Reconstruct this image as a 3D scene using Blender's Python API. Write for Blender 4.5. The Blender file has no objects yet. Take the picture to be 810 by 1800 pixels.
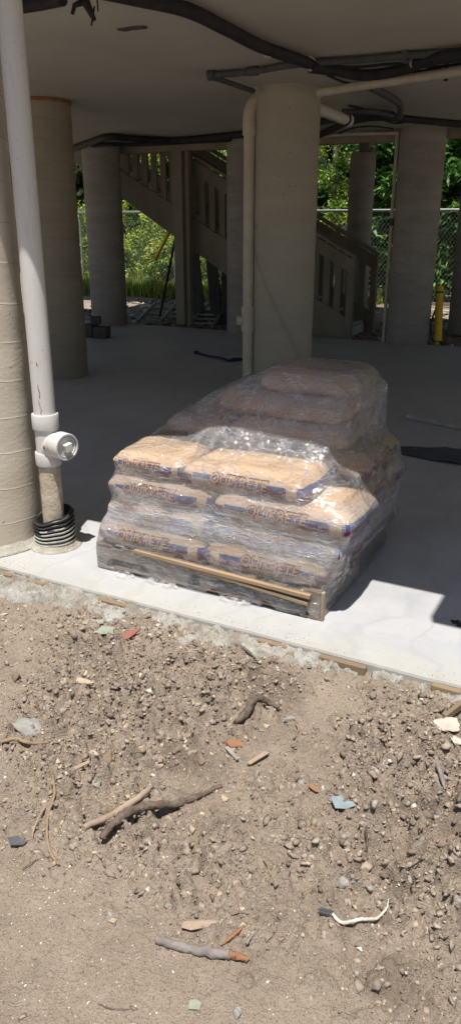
import bpy, bmesh, math, random
import numpy as np
from mathutils import Vector, Matrix, noise
from mathutils.bvhtree import BVHTree
rnd = random.Random(7); rng = np.random.default_rng(7)
S = bpy.context.scene; COL = S.collection
R = math.radians
# ------------------------------------------------------------------ layout: X runs along the house front, Y into the house
PITCH, YAW, CH, F = R(20.7), R(27.9), 1.68, 1352.0
CU, CV = (.884, -.468), (.468, .884)
def G(px, py, z=0.0):                       # point of the plane at height z
    cx, cy = (px-405)/F, (900-py)/F
    d = (cx, math.cos(PITCH)+cy*math.sin(PITCH), -math.sin(PITCH)+cy*math.cos(PITCH))
    t = (z-CH)/d[2]; X, Y = d[0]*t, d[1]*t
    return (X*CU[0]+Y*CU[1], X*CV[0]+Y*CV[1], z)
def GV(px, py, v):                          # point of the vertical plane Y = v
    cx, cy = (px-405)/F, (900-py)/F
    d = (cx, math.cos(PITCH)+cy*math.sin(PITCH), -math.sin(PITCH)+cy*math.cos(PITCH))
    du, dv = d[0]*CU[0]+d[1]*CU[1], d[0]*CV[0]+d[1]*CV[1]
    t = v/dv; return (du*t, v, CH+d[2]*t)

# ------------------------------------------------------------------ materials
MATS = {}
def newmat(name):
    m = bpy.data.materials.new(name); m.use_nodes = True
    nt = m.node_tree; nt.nodes.clear()
    out = nt.nodes.new('ShaderNodeOutputMaterial'); MATS[name] = m
    return m, nt, out
def N(nt, t, **kw):
    n = nt.nodes.new(t)
    for k, v in kw.items():
        if k in n.inputs: n.inputs[k].default_value = v
        else: setattr(n, k, v)
    return n
def ramp(nt, src, stops):
    r = nt.nodes.new('ShaderNodeValToRGB'); e = r.color_ramp.elements
    while len(e) > 1: e.remove(e[-1])
    e[0].position = stops[0][0]; e[0].color = (*stops[0][1], 1)
    for p, c in stops[1:]:
        x = e.new(p); x.color = (*c, 1)
    nt.links.new(src, r.inputs[0]); return r
def g(v): return (v, v, v)
def mixc(nt, fac, a, b):
    m = nt.nodes.new('ShaderNodeMix'); m.data_type = 'RGBA'
    for s, i in ((fac, 0), (a, 6), (b, 7)):
        if hasattr(s, 'is_linked'): nt.links.new(s, m.inputs[i])
        elif i == 0: m.inputs[0].default_value = s
        else: m.inputs[i].default_value = (*s, 1)
    return m.outputs[2]
def coords(nt, scale=(1,1,1), kind='Object', rot=(0,0,0)):
    tc = nt.nodes.new('ShaderNodeTexCoord'); mp = nt.nodes.new('ShaderNodeMapping')
    mp.inputs['Scale'].default_value = scale; mp.inputs['Rotation'].default_value = rot
    nt.links.new(tc.outputs[kind], mp.inputs[0]); return mp.outputs[0]
def nz(nt, vec, scale, detail=4, rough=.55, dist=0):
    n = N(nt, 'ShaderNodeTexNoise', Scale=scale, Detail=detail, Roughness=rough, Distortion=dist)
    nt.links.new(vec, n.inputs['Vector']); return n.outputs['Fac']
def bump(nt, h, strength=.3, dist=.01, prev=None):
    b = N(nt, 'ShaderNodeBump', Strength=strength, Distance=dist); nt.links.new(h, b.inputs['Height'])
    if prev: nt.links.new(prev, b.inputs['Normal'])
    return b.outputs[0]
def simple(name, c1, c2=None, scale=8, rough=.8, bs=.2, bd=.004, spec=.3, stretch=(1,1,1), metal=0, fine=60):
    m, nt, out = newmat(name)
    if c2 is None: c2 = tuple(x*.78 for x in c1)
    v = coords(nt, stretch)
    f = ramp(nt, nz(nt, v, scale, 6, .62), [(.33, g(0)), (.67, g(1))])
    col = mixc(nt, f.outputs[0], c1, c2)
    p = N(nt, 'ShaderNodeBsdfPrincipled', Roughness=rough, Metallic=metal); p.inputs['Specular IOR Level'].default_value = spec
    nt.links.new(col, p.inputs['Base Color'])
    nt.links.new(bump(nt, nz(nt, v, fine, 5), bs, bd), p.inputs['Normal'])
    nt.links.new(p.outputs[0], out.inputs[0]); return m

def concrete_column_mat(name, c1, c2, stain, ringstep=.19, streak=.0):
    m, nt, out = newmat(name)
    tc = nt.nodes.new('ShaderNodeTexCoord'); sx = nt.nodes.new('ShaderNodeSeparateXYZ'); nt.links.new(tc.outputs['Object'], sx.inputs[0])
    at = N(nt, 'ShaderNodeMath', operation='ARCTAN2'); nt.links.new(sx.outputs[1], at.inputs[0]); nt.links.new(sx.outputs[0], at.inputs[1])
    tw = N(nt, 'ShaderNodeMath', operation='MULTIPLY'); nt.links.new(at.outputs[0], tw.inputs[0]); tw.inputs[1].default_value = ringstep/(2*math.pi)
    wob = N(nt, 'ShaderNodeMath', operation='MULTIPLY'); nt.links.new(nz(nt, tc.outputs['Object'], 3, 3), wob.inputs[0]); wob.inputs[1].default_value = .035
    ad = N(nt, 'ShaderNodeMath', operation='ADD'); nt.links.new(sx.outputs[2], ad.inputs[0]); nt.links.new(tw.outputs[0], ad.inputs[1])
    ad2 = N(nt, 'ShaderNodeMath', operation='ADD'); nt.links.new(ad.outputs[0], ad2.inputs[0]); nt.links.new(wob.outputs[0], ad2.inputs[1])
    dv = N(nt, 'ShaderNodeMath', operation='DIVIDE'); nt.links.new(ad2.outputs[0], dv.inputs[0]); dv.inputs[1].default_value = ringstep
    fr = N(nt, 'ShaderNodeMath', operation='FRACT'); nt.links.new(dv.outputs[0], fr.inputs[0])
    line = ramp(nt, fr.outputs[0], [(0, g(0)), (.02, g(1)), (.035, g(.2)), (.06, g(0)), (1, g(0))])
    v = coords(nt, (1, 1, 3.2))
    big = ramp(nt, nz(nt, v, 2.2, 6, .6), [(.3, g(0)), (.7, g(1))])
    col = mixc(nt, big.outputs[0], c1, c2)
    sp = ramp(nt, nz(nt, coords(nt, (1, 1, 2)), 26, 3, .7), [(.62, g(0)), (.7, g(.55))])
    col = mixc(nt, sp.outputs[0], col, tuple(x*1.25 for x in c1))
    pit = ramp(nt, nz(nt, coords(nt), 38, 2, .5), [(.255, g(.8)), (.29, g(0))])
    col = mixc(nt, pit.outputs[0], col, (.07, .06, .05))
    low = ramp(nt, sx.outputs[2], [(0, g(1)), (.9, g(0))])
    lm = N(nt, 'ShaderNodeMath', operation='MULTIPLY'); nt.links.new(low.outputs[0], lm.inputs[0]); nt.links.new(nz(nt, coords(nt), 3, 4), lm.inputs[1])
    col = mixc(nt, lm.outputs[0], col, stain)
    lf = N(nt, 'ShaderNodeMath', operation='MULTIPLY'); nt.links.new(line.outputs[0], lf.inputs[0]); lf.inputs[1].default_value = .35
    col = mixc(nt, lf.outputs[0], col, tuple(x*.45 for x in c1))
    p = N(nt, 'ShaderNodeBsdfPrincipled', Roughness=.85); p.inputs['Specular IOR Level'].default_value = .25
    nt.links.new(col, p.inputs['Base Color'])
    b1 = bump(nt, line.outputs[0], .5, .006)
    b2 = bump(nt, nz(nt, coords(nt, (1, 1, 2.2)), 24, 6, .6), .22, .008, b1)
    nt.links.new(b2, p.inputs['Normal']); nt.links.new(p.outputs[0], out.inputs[0]); return m

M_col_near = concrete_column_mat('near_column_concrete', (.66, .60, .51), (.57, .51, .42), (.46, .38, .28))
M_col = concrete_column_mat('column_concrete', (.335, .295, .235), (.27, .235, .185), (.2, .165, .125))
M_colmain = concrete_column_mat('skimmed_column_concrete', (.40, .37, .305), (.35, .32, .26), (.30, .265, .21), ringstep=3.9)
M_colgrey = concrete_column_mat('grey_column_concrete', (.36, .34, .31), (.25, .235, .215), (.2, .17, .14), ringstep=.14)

def slab_mat():
    m, nt, out = newmat('slab_concrete')
    v = coords(nt)
    a = ramp(nt, nz(nt, v, .9, 5, .6, .6), [(.3, g(0)), (.72, g(1))])
    col = mixc(nt, a.outputs[0], (.43, .435, .45), (.35, .355, .375))
    b = ramp(nt, nz(nt, v, 5, 5, .7), [(.42, g(0)), (.75, g(.5))])
    col = mixc(nt, b.outputs[0], col, (.50, .485, .46))
    wv = N(nt, 'ShaderNodeTexWave', Scale=1.1, Distortion=14.0, Detail=4.0); wv.inputs['Detail Scale'].default_value = 1.2; nt.links.new(v, wv.inputs['Vector'])
    tro = ramp(nt, wv.outputs['Fac'], [(.0, g(.28)), (.12, g(0)), (1, g(0))]); col = mixc(nt, tro.outputs[0], col, (.30, .30, .31))
    sc1 = ramp(nt, nz(nt, coords(nt, (1, 5, 1), rot=(0, 0, .5)), 3.2, 6, .75, .5), [(.60, g(0)), (.74, g(.45))]); col = mixc(nt, sc1.outputs[0], col, (.33, .30, .265))
    # dust and dirt swept along the front edge
    sx = nt.nodes.new('ShaderNodeSeparateXYZ'); tc = nt.nodes.new('ShaderNodeTexCoord'); nt.links.new(tc.outputs['Object'], sx.inputs[0])
    e = N(nt, 'ShaderNodeMapRange'); e.inputs[1].default_value = 2.66; e.inputs[2].default_value = 2.9; e.inputs[3].default_value = 1; e.inputs[4].default_value = 0
    nt.links.new(sx.outputs[1], e.inputs[0])
    mu = N(nt, 'ShaderNodeMath', operation='MULTIPLY'); nt.links.new(e.outputs[0], mu.inputs[0]); nt.links.new(nz(nt, v, 9, 6, .7), mu.inputs[1])
    col = mixc(nt, mu.outputs[0], col, (.37, .35, .29))
    s = ramp(nt, nz(nt, v, 55, 2, .5), [(.26, g(.7)), (.30, g(0))])
    col = mixc(nt, s.outputs[0], col, (.28, .24, .2))
    p = N(nt, 'ShaderNodeBsdfPrincipled'); p.inputs['Specular IOR Level'].default_value = .35
    rr = ramp(nt, nz(nt, v, 2.5, 4), [(.3, g(.42)), (.7, g(.7))]); nt.links.new(rr.outputs[0], p.inputs['Roughness'])
    nt.links.new(col, p.inputs['Base Color'])
    nt.links.new(bump(nt, nz(nt, v, 30, 6, .6), .12, .004), p.inputs['Normal'])
    nt.links.new(p.outputs[0], out.inputs[0]); return m
M_slab = slab_mat()

DARK_SOIL = [(*G(690, 1725, -.05)[:2], .10), (*G(780, 1440, -.05)[:2], .13), (*G(480, 1215, -.05)[:2], .16), (*G(330, 1325, -.05)[:2], .11), (*G(700, 1560, -.05)[:2], .07)]
def dirt_mat():
    m, nt, out = newmat('dirt')
    v = coords(nt)
    a = ramp(nt, nz(nt, v, 1.7, 6, .6, .4), [(.32, g(0)), (.68, g(1))])
    col = mixc(nt, a.outputs[0], (.32, .26, .205), (.205, .163, .128))
    b = ramp(nt, nz(nt, v, 11, 5, .65), [(.35, g(0)), (.7, g(.8))])
    col = mixc(nt, b.outputs[0], col, (.36, .295, .235))
    c = ramp(nt, nz(nt, v, 120, 3, .6), [(.34, g(.55)), (.45, g(0))])
    col = mixc(nt, c.outputs[0], col, (.15, .115, .09))
    for (hx_, hy_, hr_) in DARK_SOIL:              # soil patches, darker towards their centres
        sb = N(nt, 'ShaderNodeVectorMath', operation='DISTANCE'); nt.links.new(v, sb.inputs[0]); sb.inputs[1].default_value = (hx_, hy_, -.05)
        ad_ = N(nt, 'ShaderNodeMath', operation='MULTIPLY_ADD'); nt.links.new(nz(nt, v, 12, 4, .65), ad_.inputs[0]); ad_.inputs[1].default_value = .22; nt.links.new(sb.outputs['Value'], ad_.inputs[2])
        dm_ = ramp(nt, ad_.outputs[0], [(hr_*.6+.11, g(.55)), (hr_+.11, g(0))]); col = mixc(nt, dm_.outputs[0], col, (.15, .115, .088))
    vo = N(nt, 'ShaderNodeTexVoronoi', Scale=95.0); nt.links.new(v, vo.inputs['Vector'])
    sp = ramp(nt, vo.outputs['Distance'], [(.13, g(1)), (.2, g(0))])
    wn = N(nt, 'ShaderNodeMath', operation='GREATER_THAN'); wn.inputs[1].default_value = .86
    sc = nt.nodes.new('ShaderNodeSeparateColor'); nt.links.new(vo.outputs['Color'], sc.inputs[0]); nt.links.new(sc.outputs[0], wn.inputs[0])
    mm = N(nt, 'ShaderNodeMath', operation='MULTIPLY'); nt.links.new(sp.outputs[0], mm.inputs[0]); nt.links.new(wn.outputs[0], mm.inputs[1])
    col = mixc(nt, mm.outputs[0], col, (.38, .33, .275))
    p = N(nt, 'ShaderNodeBsdfPrincipled', Roughness=.95); p.inputs['Specular IOR Level'].default_value = .1
    nt.links.new(col, p.inputs['Base Color'])
    b1 = bump(nt, nz(nt, v, 45, 8, .72), .9, .014)
    vo2 = N(nt, 'ShaderNodeTexVoronoi', Scale=170.0, Randomness=1.0); nt.links.new(v, vo2.inputs['Vector'])
    b2 = bump(nt, vo2.outputs['Distance'], .55, .006, b1)
    nt.links.new(b2, p.inputs['Normal']); nt.links.new(p.outputs[0], out.inputs[0]); return m
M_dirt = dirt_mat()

def attr_mat(name, rough=.9, bs=.5, bd=.004, sc=90, spec=.15, trans=0, obj_var=False):
    m, nt, out = newmat(name)
    at = N(nt, 'ShaderNodeAttribute', attribute_name='tint')
    v = coords(nt)
    f = ramp(nt, nz(nt, v, sc, 4, .6), [(.3, g(.72)), (.7, g(1.12))])
    mu = nt.nodes.new('ShaderNodeMix'); mu.data_type = 'RGBA'; mu.blend_type = 'MULTIPLY'; mu.inputs[0].default_value = 1
    nt.links.new(at.outputs['Color'], mu.inputs[6]); nt.links.new(f.outputs[0], mu.inputs[7])
    p = N(nt, 'ShaderNodeBsdfPrincipled', Roughness=rough); p.inputs['Specular IOR Level'].default_value = spec
    nt.links.new(mu.outputs[2], p.inputs['Base Color'])
    if bs: nt.links.new(bump(nt, nz(nt, v, sc*1.3, 4), bs, bd), p.inputs['Normal'])
    if trans:
        t = nt.nodes.new('ShaderNodeBsdfTranslucent'); nt.links.new(mu.outputs[2], t.inputs[0])
        mx = nt.nodes.new('ShaderNodeMixShader'); mx.inputs[0].default_value = trans
        nt.links.new(p.outputs[0], mx.inputs[1]); nt.links.new(t.outputs[0], mx.inputs[2]); nt.links.new(mx.outputs[0], out.inputs[0])
    else: nt.links.new(p.outputs[0], out.inputs[0])
    return m
M_gravel = attr_mat('gravel_stone')
M_leaf = attr_mat('leaves', rough=.45, bs=0, sc=6, spec=.4, trans=.3)
M_crust = simple('mortar_crust', (.43, .425, .39), (.22, .19, .155), 9, .95, 1.0, .02, .1, fine=60)
M_skirt = simple('dusty_mortar', (.42, .40, .35), (.3, .27, .22), 14, .95, .8, .012, .1, fine=70)
M_ceil = simple('ceiling_plaster', (.50, .475, .40), (.42, .395, .33), 1.1, .85, .12, .003, .2, fine=25)
M_wall = simple('house_wall', (.62, .58, .5), None, 2, .9)
M_pvc = simple('pvc_white', (.60, .59, .575), (.53, .52, .50), 3, .38, .04, .002, .45, stretch=(1, 1, .3))
M_pvc.node_tree.nodes  # white pipe gets grimy streaks below
nt_ = M_pvc.node_tree; p_ = [n for n in nt_.nodes if n.type == 'BSDF_PRINCIPLED'][0]; src_ = p_.inputs['Base Color'].links[0].from_socket
gr_ = ramp(nt_, nz(nt_, coords(nt_, (9, 9, 1.1)), 3.0, 6, .7), [(.55, g(0)), (.8, g(.55))]); sp_1 = ramp(nt_, nz(nt_, coords(nt_), 45, 3, .6), [(.66, g(0)), (.72, g(.6))])
c_1 = mixc(nt_, gr_.outputs[0], src_, (.40, .36, .29)); c_2 = mixc(nt_, sp_1.outputs[0], c_1, (.36, .31, .25)); nt_.links.new(c_2, p_.inputs['Base Color'])
M_pvcold = simple('pvc_aged', (.52, .475, .39), (.42, .375, .29), 7, .55, .15, .003, .35)
M_pvccrust = simple('pvc_crusted', (.56, .49, .39), (.38, .31, .23), 14, .85, .5, .008, .2, fine=45)
M_black = simple('black_foam', (.018, .018, .02), (.035, .035, .037), 12, .75, .3, .004, .3)
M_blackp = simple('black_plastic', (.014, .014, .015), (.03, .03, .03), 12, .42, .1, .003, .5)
M_mort = simple('splashed_mortar', (.42, .41, .37), (.3, .29, .26), 20, .95, .8, .01, .1)
M_rust = simple('rust', (.34, .15, .06), (.18, .09, .045), 40, .9, .5, .003, .1)
M_stairs = simple('painted_timber', (.27, .242, .19), (.205, .18, .14), 3, .75, .25, .003, .3, stretch=(1, 1, .4))
M_beam = simple('beam_timber', (.32, .285, .22), (.24, .21, .16), 3, .85, .2, .003, .2)
M_pallet = simple('pallet_wood', (.36, .25, .155), (.22, .15, .095), 9, .85, .5, .004, .2, stretch=(.12, 1, 1), fine=30)
M_palletgrey = simple('pallet_wood_weathered', (.38, .30, .22), (.24, .19, .14), 9, .9, .5, .004, .15, stretch=(.12, 1, 1), fine=30)
M_form = simple('form_board_wood', (.26, .185, .12), (.17, .125, .085), 9, .9, .5, .004, .15, stretch=(.15, 1, 1))
M_loose = simple('bright_lath', (.40, .285, .18), (.29, .205, .125), 9, .85, .4, .003, .2, stretch=(.15, 1, 1))
M_steel = simple('galvanised_steel', (.42, .43, .43), (.33, .34, .34), 8, .38, .1, .002, .5, metal=.8)
M_alu = simple('aluminium', (.42, .42, .39), (.30, .30, .27), 10, .4, .15, .002, .5, metal=.15)
M_yellow = simple('yellow_plastic', (.75, .52, .02), (.6, .4, .02), 6, .45, .1, .002, .4)
M_blue = simple('blue_strap', (.012, .025, .12), (.02, .03, .08), 20, .7, .3, .003, .3)
M_tarp = simple('dark_sheet', (.075, .085, .10), (.05, .06, .07), 7, .55, .5, .01, .4)
M_bark = simple('bark', (.19, .145, .115), (.085, .065, .052), 25, .92, 1.0, .008, .1, fine=70)
M_barkgrey = simple('grey_bark', (.27, .24, .225), (.17, .15, .14), 25, .92, .8, .006, .1, fine=70)
M_palewood = simple('pale_wood', (.36, .28, .21), (.26, .20, .15), 22, .9, .5, .004, .15, stretch=(1, 1, 1))
M_orange = simple('orange_bark', (.31, .145, .08), (.22, .12, .075), 20, .85, .6, .004, .2)
M_red = simple('red_shard', (.29, .09, .07), (.24, .11, .085), 15, .7, .2, .002, .3)
M_bluegrey = simple('bluegrey_shard', (.25, .30, .32), (.18, .22, .24), 20, .7, .4, .003, .3)
M_greygreen = simple('greygreen_mortar', (.30, .315, .255), (.24, .25, .2), 20, .95, .5, .005, .1)
M_greyst = simple('grey_stone', (.33, .32, .295), (.22, .21, .195), 14, .95, .8, .008, .1)
M_brownst = simple('brown_clod', (.25, .185, .14), (.17, .125, .095), 14, .97, .9, .008, .05)
M_tanst = simple('tan_stone', (.47, .375, .27), (.36, .28, .2), 14, .95, .6, .006, .1)
M_white = simple('white_plaster', (.52, .48, .42), (.40, .36, .30), 9, .9, .5, .006, .1)
M_cable = simple('white_cable', (.58, .54, .47), (.45, .41, .34), 14, .6, .2, .002, .3)
M_dkgrey = simple('dark_grey_rubber', (.09, .095, .1), (.06, .06, .065), 14, .7, .3, .003, .3)
M_straw = simple('dry_root', (.30, .215, .14), (.22, .155, .10), 30, .9, .5, .003, .1)
M_tread = simple('stair_tread', (.42, .40, .36), (.32, .30, .27), 3, .8, .2, .003, .3)
M_dark = simple('dark_grey_wood', (.10, .095, .085), (.07, .065, .06), 6, .9, .3, .003, .2)
M_ink = simple('dark_ink', (.03, .015, .025), (.04, .025, .03), 30, .7, .05, .001, .3)
M_inko = simple('orange_ink', (.72, .30, .05), (.60, .24, .04), 30, .65, .05, .001, .3)
M_inkfade = simple('faded_ink', (.16, .12, .13), (.2, .15, .15), 30, .7, .05, .001, .3)

def bag_mat(name, lx, lz, mirror=False, end=False):
    """kraft paper with a blue band and maroon block printed on its long sides; local x along bag, z up"""
    m, nt, out = newmat(name)
    tc = nt.nodes.new('ShaderNodeTexCoord'); sx = nt.nodes.new('ShaderNodeSeparateXYZ'); nt.links.new(tc.outputs['Object'], sx.inputs[0])
    v = tc.outputs['Object']
    a = ramp(nt, nz(nt, v, 5, 5, .6), [(.3, g(0)), (.7, g(1))])
    col = mixc(nt, a.outputs[0], (.60, .42, .265), (.52, .355, .215))
    def box(x0, x1, z0, z1, X=0, Z=2):
        fs = []
        for ax, lo, hi in ((X, x0, x1), (Z, z0, z1)):
            for op, val in (('GREATER_THAN', lo), ('LESS_THAN', hi)):
                q = N(nt, 'ShaderNodeMath', operation=op); nt.links.new(sx.outputs[ax], q.inputs[0]); q.inputs[1].default_value = val; fs.append(q.outputs[0])
        r = fs[0]
        for f_ in fs[1:]:
            q = N(nt, 'ShaderNodeMath', operation='MULTIPLY'); nt.links.new(r, q.inputs[0]); nt.links.new(f_, q.inputs[1]); r = q.outputs[0]
        return r
    s = -1 if mirror else 1
    def bx(x0, x1, z0, z1): return box(min(s*x0*lx, s*x1*lx), max(s*x0*lx, s*x1*lx), z0*lz, z1*lz)
    blue, maroon, grey = (.06, .07, .19), (.17, .02, .065), (.42, .35, .31)
    col = mixc(nt, bx(-.40, .36, -.30, .17), col, grey if False else (.50, .37, .26))
    col = mixc(nt, bx(-.40, .36, .02, .17), col, blue)
    col = mixc(nt, bx(.13, .36, -.26, .02), col, maroon)
    col = mixc(nt, bx(-.495, -.41, -.40, .1), col, maroon)
    col = mixc(nt, bx(.44, .6, -.34, .02), col, maroon)
    col = mixc(nt, bx(.44, .6, .02, .2), col, blue)
    wear = ramp(nt, nz(nt, v, 60, 4, .7), [(.6, g(0)), (.72, g(.5))])
    col = mixc(nt, wear.outputs[0], col, (.6, .45, .31))
    p = N(nt, 'ShaderNodeBsdfPrincipled', Roughness=.8); p.inputs['Specular IOR Level'].default_value = .2
    nt.links.new(col, p.inputs['Base Color'])
    b1 = bump(nt, nz(nt, v, 14, 5, .55, 1.2), .5, .012)
    nt.links.new(b1, p.inputs['Normal']); nt.links.new(p.outputs[0], out.inputs[0]); return m

def film_mat():
    m, nt, out = newmat('stretch_film')
    uv = coords(nt, (1, 1, 1), 'UV')
    def st(scale, sc, tilt=0, det=4, d=.0):
        mp = nt.nodes.new('ShaderNodeMapping'); mp.inputs['Scale'].default_value = scale; mp.inputs['Rotation'].default_value = (0, 0, tilt)
        nt.links.new(uv, mp.inputs[0]); return nz(nt, mp.outputs[0], sc, det, .6, d)
    s1 = ramp(nt, st((1.0, 26, 1), 2.2, R(3), 6), [(.42, g(0)), (.75, g(1))])
    s2 = ramp(nt, st((1.2, 60, 1), 1.6, R(-8), 5), [(.48, g(0)), (.78, g(1))])
    big = ramp(nt, st((3, 6, 1), 1.6, R(6), 4, .6), [(.36, g(0)), (.68, g(1))])
    obj = coords(nt)
    cr = N(nt, 'ShaderNodeTexNoise', Scale=9.0, Detail=5.0, Roughness=.6, Distortion=1.6); nt.links.new(obj, cr.inputs['Vector'])
    rid = N(nt, 'ShaderNodeMath', operation='SUBTRACT'); nt.links.new(cr.outputs['Fac'], rid.inputs[0]); rid.inputs[1].default_value = .5
    ab = N(nt, 'ShaderNodeMath', operation='ABSOLUTE'); nt.links.new(rid.outputs[0], ab.inputs[0])
    crease = ramp(nt, ab.outputs[0], [(0, g(1)), (.022, g(0))])
    def op(o, a, b):
        q = N(nt, 'ShaderNodeMath', operation=o)
        for i, x in enumerate((a, b)):
            if hasattr(x, 'is_linked'): nt.links.new(x, q.inputs[i])
            else: q.inputs[i].default_value = x
        return q.outputs[0]
    sz = nt.nodes.new('ShaderNodeSeparateXYZ'); nt.links.new(obj, sz.inputs[0])
    wv = op('ADD', sz.outputs[2], op('MULTIPLY', nz(nt, coords(nt, (1, 1, .5)), 2.5, 4), .16))
    layer = ramp(nt, wv, [(.0, g(.06)), (.21, g(.06)), (.27, g(.14)), (.345, g(.60)), (.42, g(1)), (.48, g(.55)), (.54, g(.22)), (.58, g(.48)), (.63, g(.14)), (.70, g(.14)), (.79, g(.40)), (.88, g(.42)), (1.0, g(.42))])   # overlapping turns of film are milkier
    haze = op('MULTIPLY', op('ADD', op('MULTIPLY', s1.outputs[0], .30), op('MULTIPLY', s2.outputs[0], .14)), layer.outputs[0])
    haze = op('ADD', haze, op('MULTIPLY', layer.outputs[0], .36))
    haze = op('ADD', haze, op('MULTIPLY', op('MULTIPLY', big.outputs[0], big.outputs[0]), .22))
    haze = op('ADD', haze, op('MULTIPLY', crease.outputs[0], .12))
    fan = nz(nt, coords(nt, (1.2, 1.2, 5.0), rot=(0, R(26), R(20))), 5.0, 3, .5, .35)
    fr_ = op('ABSOLUTE', op('SUBTRACT', fan, .5), 0); fold = ramp(nt, fr_, [(0, g(1)), (.012, g(.45)), (.03, g(0))])
    fan2 = nz(nt, coords(nt, (1.2, 1.2, 4.5), rot=(0, R(-30), R(-12))), 6.0, 3, .5, .35)
    fr2 = op('ABSOLUTE', op('SUBTRACT', fan2, .52), 0); fold2 = ramp(nt, fr2, [(0, g(1)), (.010, g(.4)), (.025, g(0))])
    haze = op('ADD', haze, op('MULTIPLY', fold.outputs[0], .2)); haze = op('ADD', haze, op('MULTIPLY', fold2.outputs[0], .16))
    haze = op('MINIMUM', haze, .85)
    b = bump(nt, s1.outputs[0], .16, .004)
    cr2 = nz(nt, coords(nt, (1, 1, 1)), 4.5, 2, .45, .5)
    b = bump(nt, cr2, .8, .05, b)
    b = bump(nt, crease.outputs[0], .2, .004, b); b = bump(nt, fold.outputs[0], .5, .008, b); b = bump(nt, fold2.outputs[0], .5, .008, b)
    df = N(nt, 'ShaderNodeBsdfDiffuse'); df.inputs[0].default_value = (.84, .87, .93, 1); nt.links.new(b, df.inputs['Normal'])
    tl = N(nt, 'ShaderNodeBsdfTranslucent'); tl.inputs[0].default_value = (.8, .84, .92, 1)
    dm = nt.nodes.new('ShaderNodeMixShader'); dm.inputs[0].default_value = .35; nt.links.new(df.outputs[0], dm.inputs[1]); nt.links.new(tl.outputs[0], dm.inputs[2])
    tr = N(nt, 'ShaderNodeBsdfTransparent'); tr.inputs[0].default_value = (.97, .97, .975, 1)
    m1 = nt.nodes.new('ShaderNodeMixShader'); nt.links.new(haze, m1.inputs[0]); nt.links.new(tr.outputs[0], m1.inputs[1]); nt.links.new(dm.outputs[0], m1.inputs[2])
    cr3 = nz(nt, coords(nt, (1, 1, 1), rot=(.4, .5, .3)), 13, 3, .5, .7)
    b = bump(nt, cr3, .38, .010, b)
    gl = N(nt, 'ShaderNodeBsdfGlossy', Roughness=.075); nt.links.new(b, gl.inputs['Normal'])
    fn = N(nt, 'ShaderNodeFresnel', IOR=1.55); nt.links.new(b, fn.inputs['Normal'])
    ff = op('MINIMUM', op('MULTIPLY', fn.outputs[0], 1.7), .5)
    m2 = nt.nodes.new('ShaderNodeMixShader'); nt.links.new(ff, m2.inputs[0]); nt.links.new(m1.outputs[0], m2.inputs[1]); nt.links.new(gl.outputs[0], m2.inputs[2])
    nt.links.new(m2.outputs[0], out.inputs[0]); return m
M_film = film_mat()
def shred_mat():
    m, nt, out = newmat('bunched_film'); p = N(nt, 'ShaderNodeBsdfPrincipled', Roughness=.2); p.inputs['Base Color'].default_value = (.72, .72, .73, 1)
    f = ramp(nt, nz(nt, coords(nt), 40, 4), [(.40, g(.0)), (.7, g(.5))]); nt.links.new(f.outputs[0], p.inputs['Alpha']); nt.links.new(bump(nt, nz(nt, coords(nt), 60, 4), .8, .01), p.inputs['Normal'])
    nt.links.new(p.outputs[0], out.inputs[0]); return m
M_shred = shred_mat()

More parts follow.
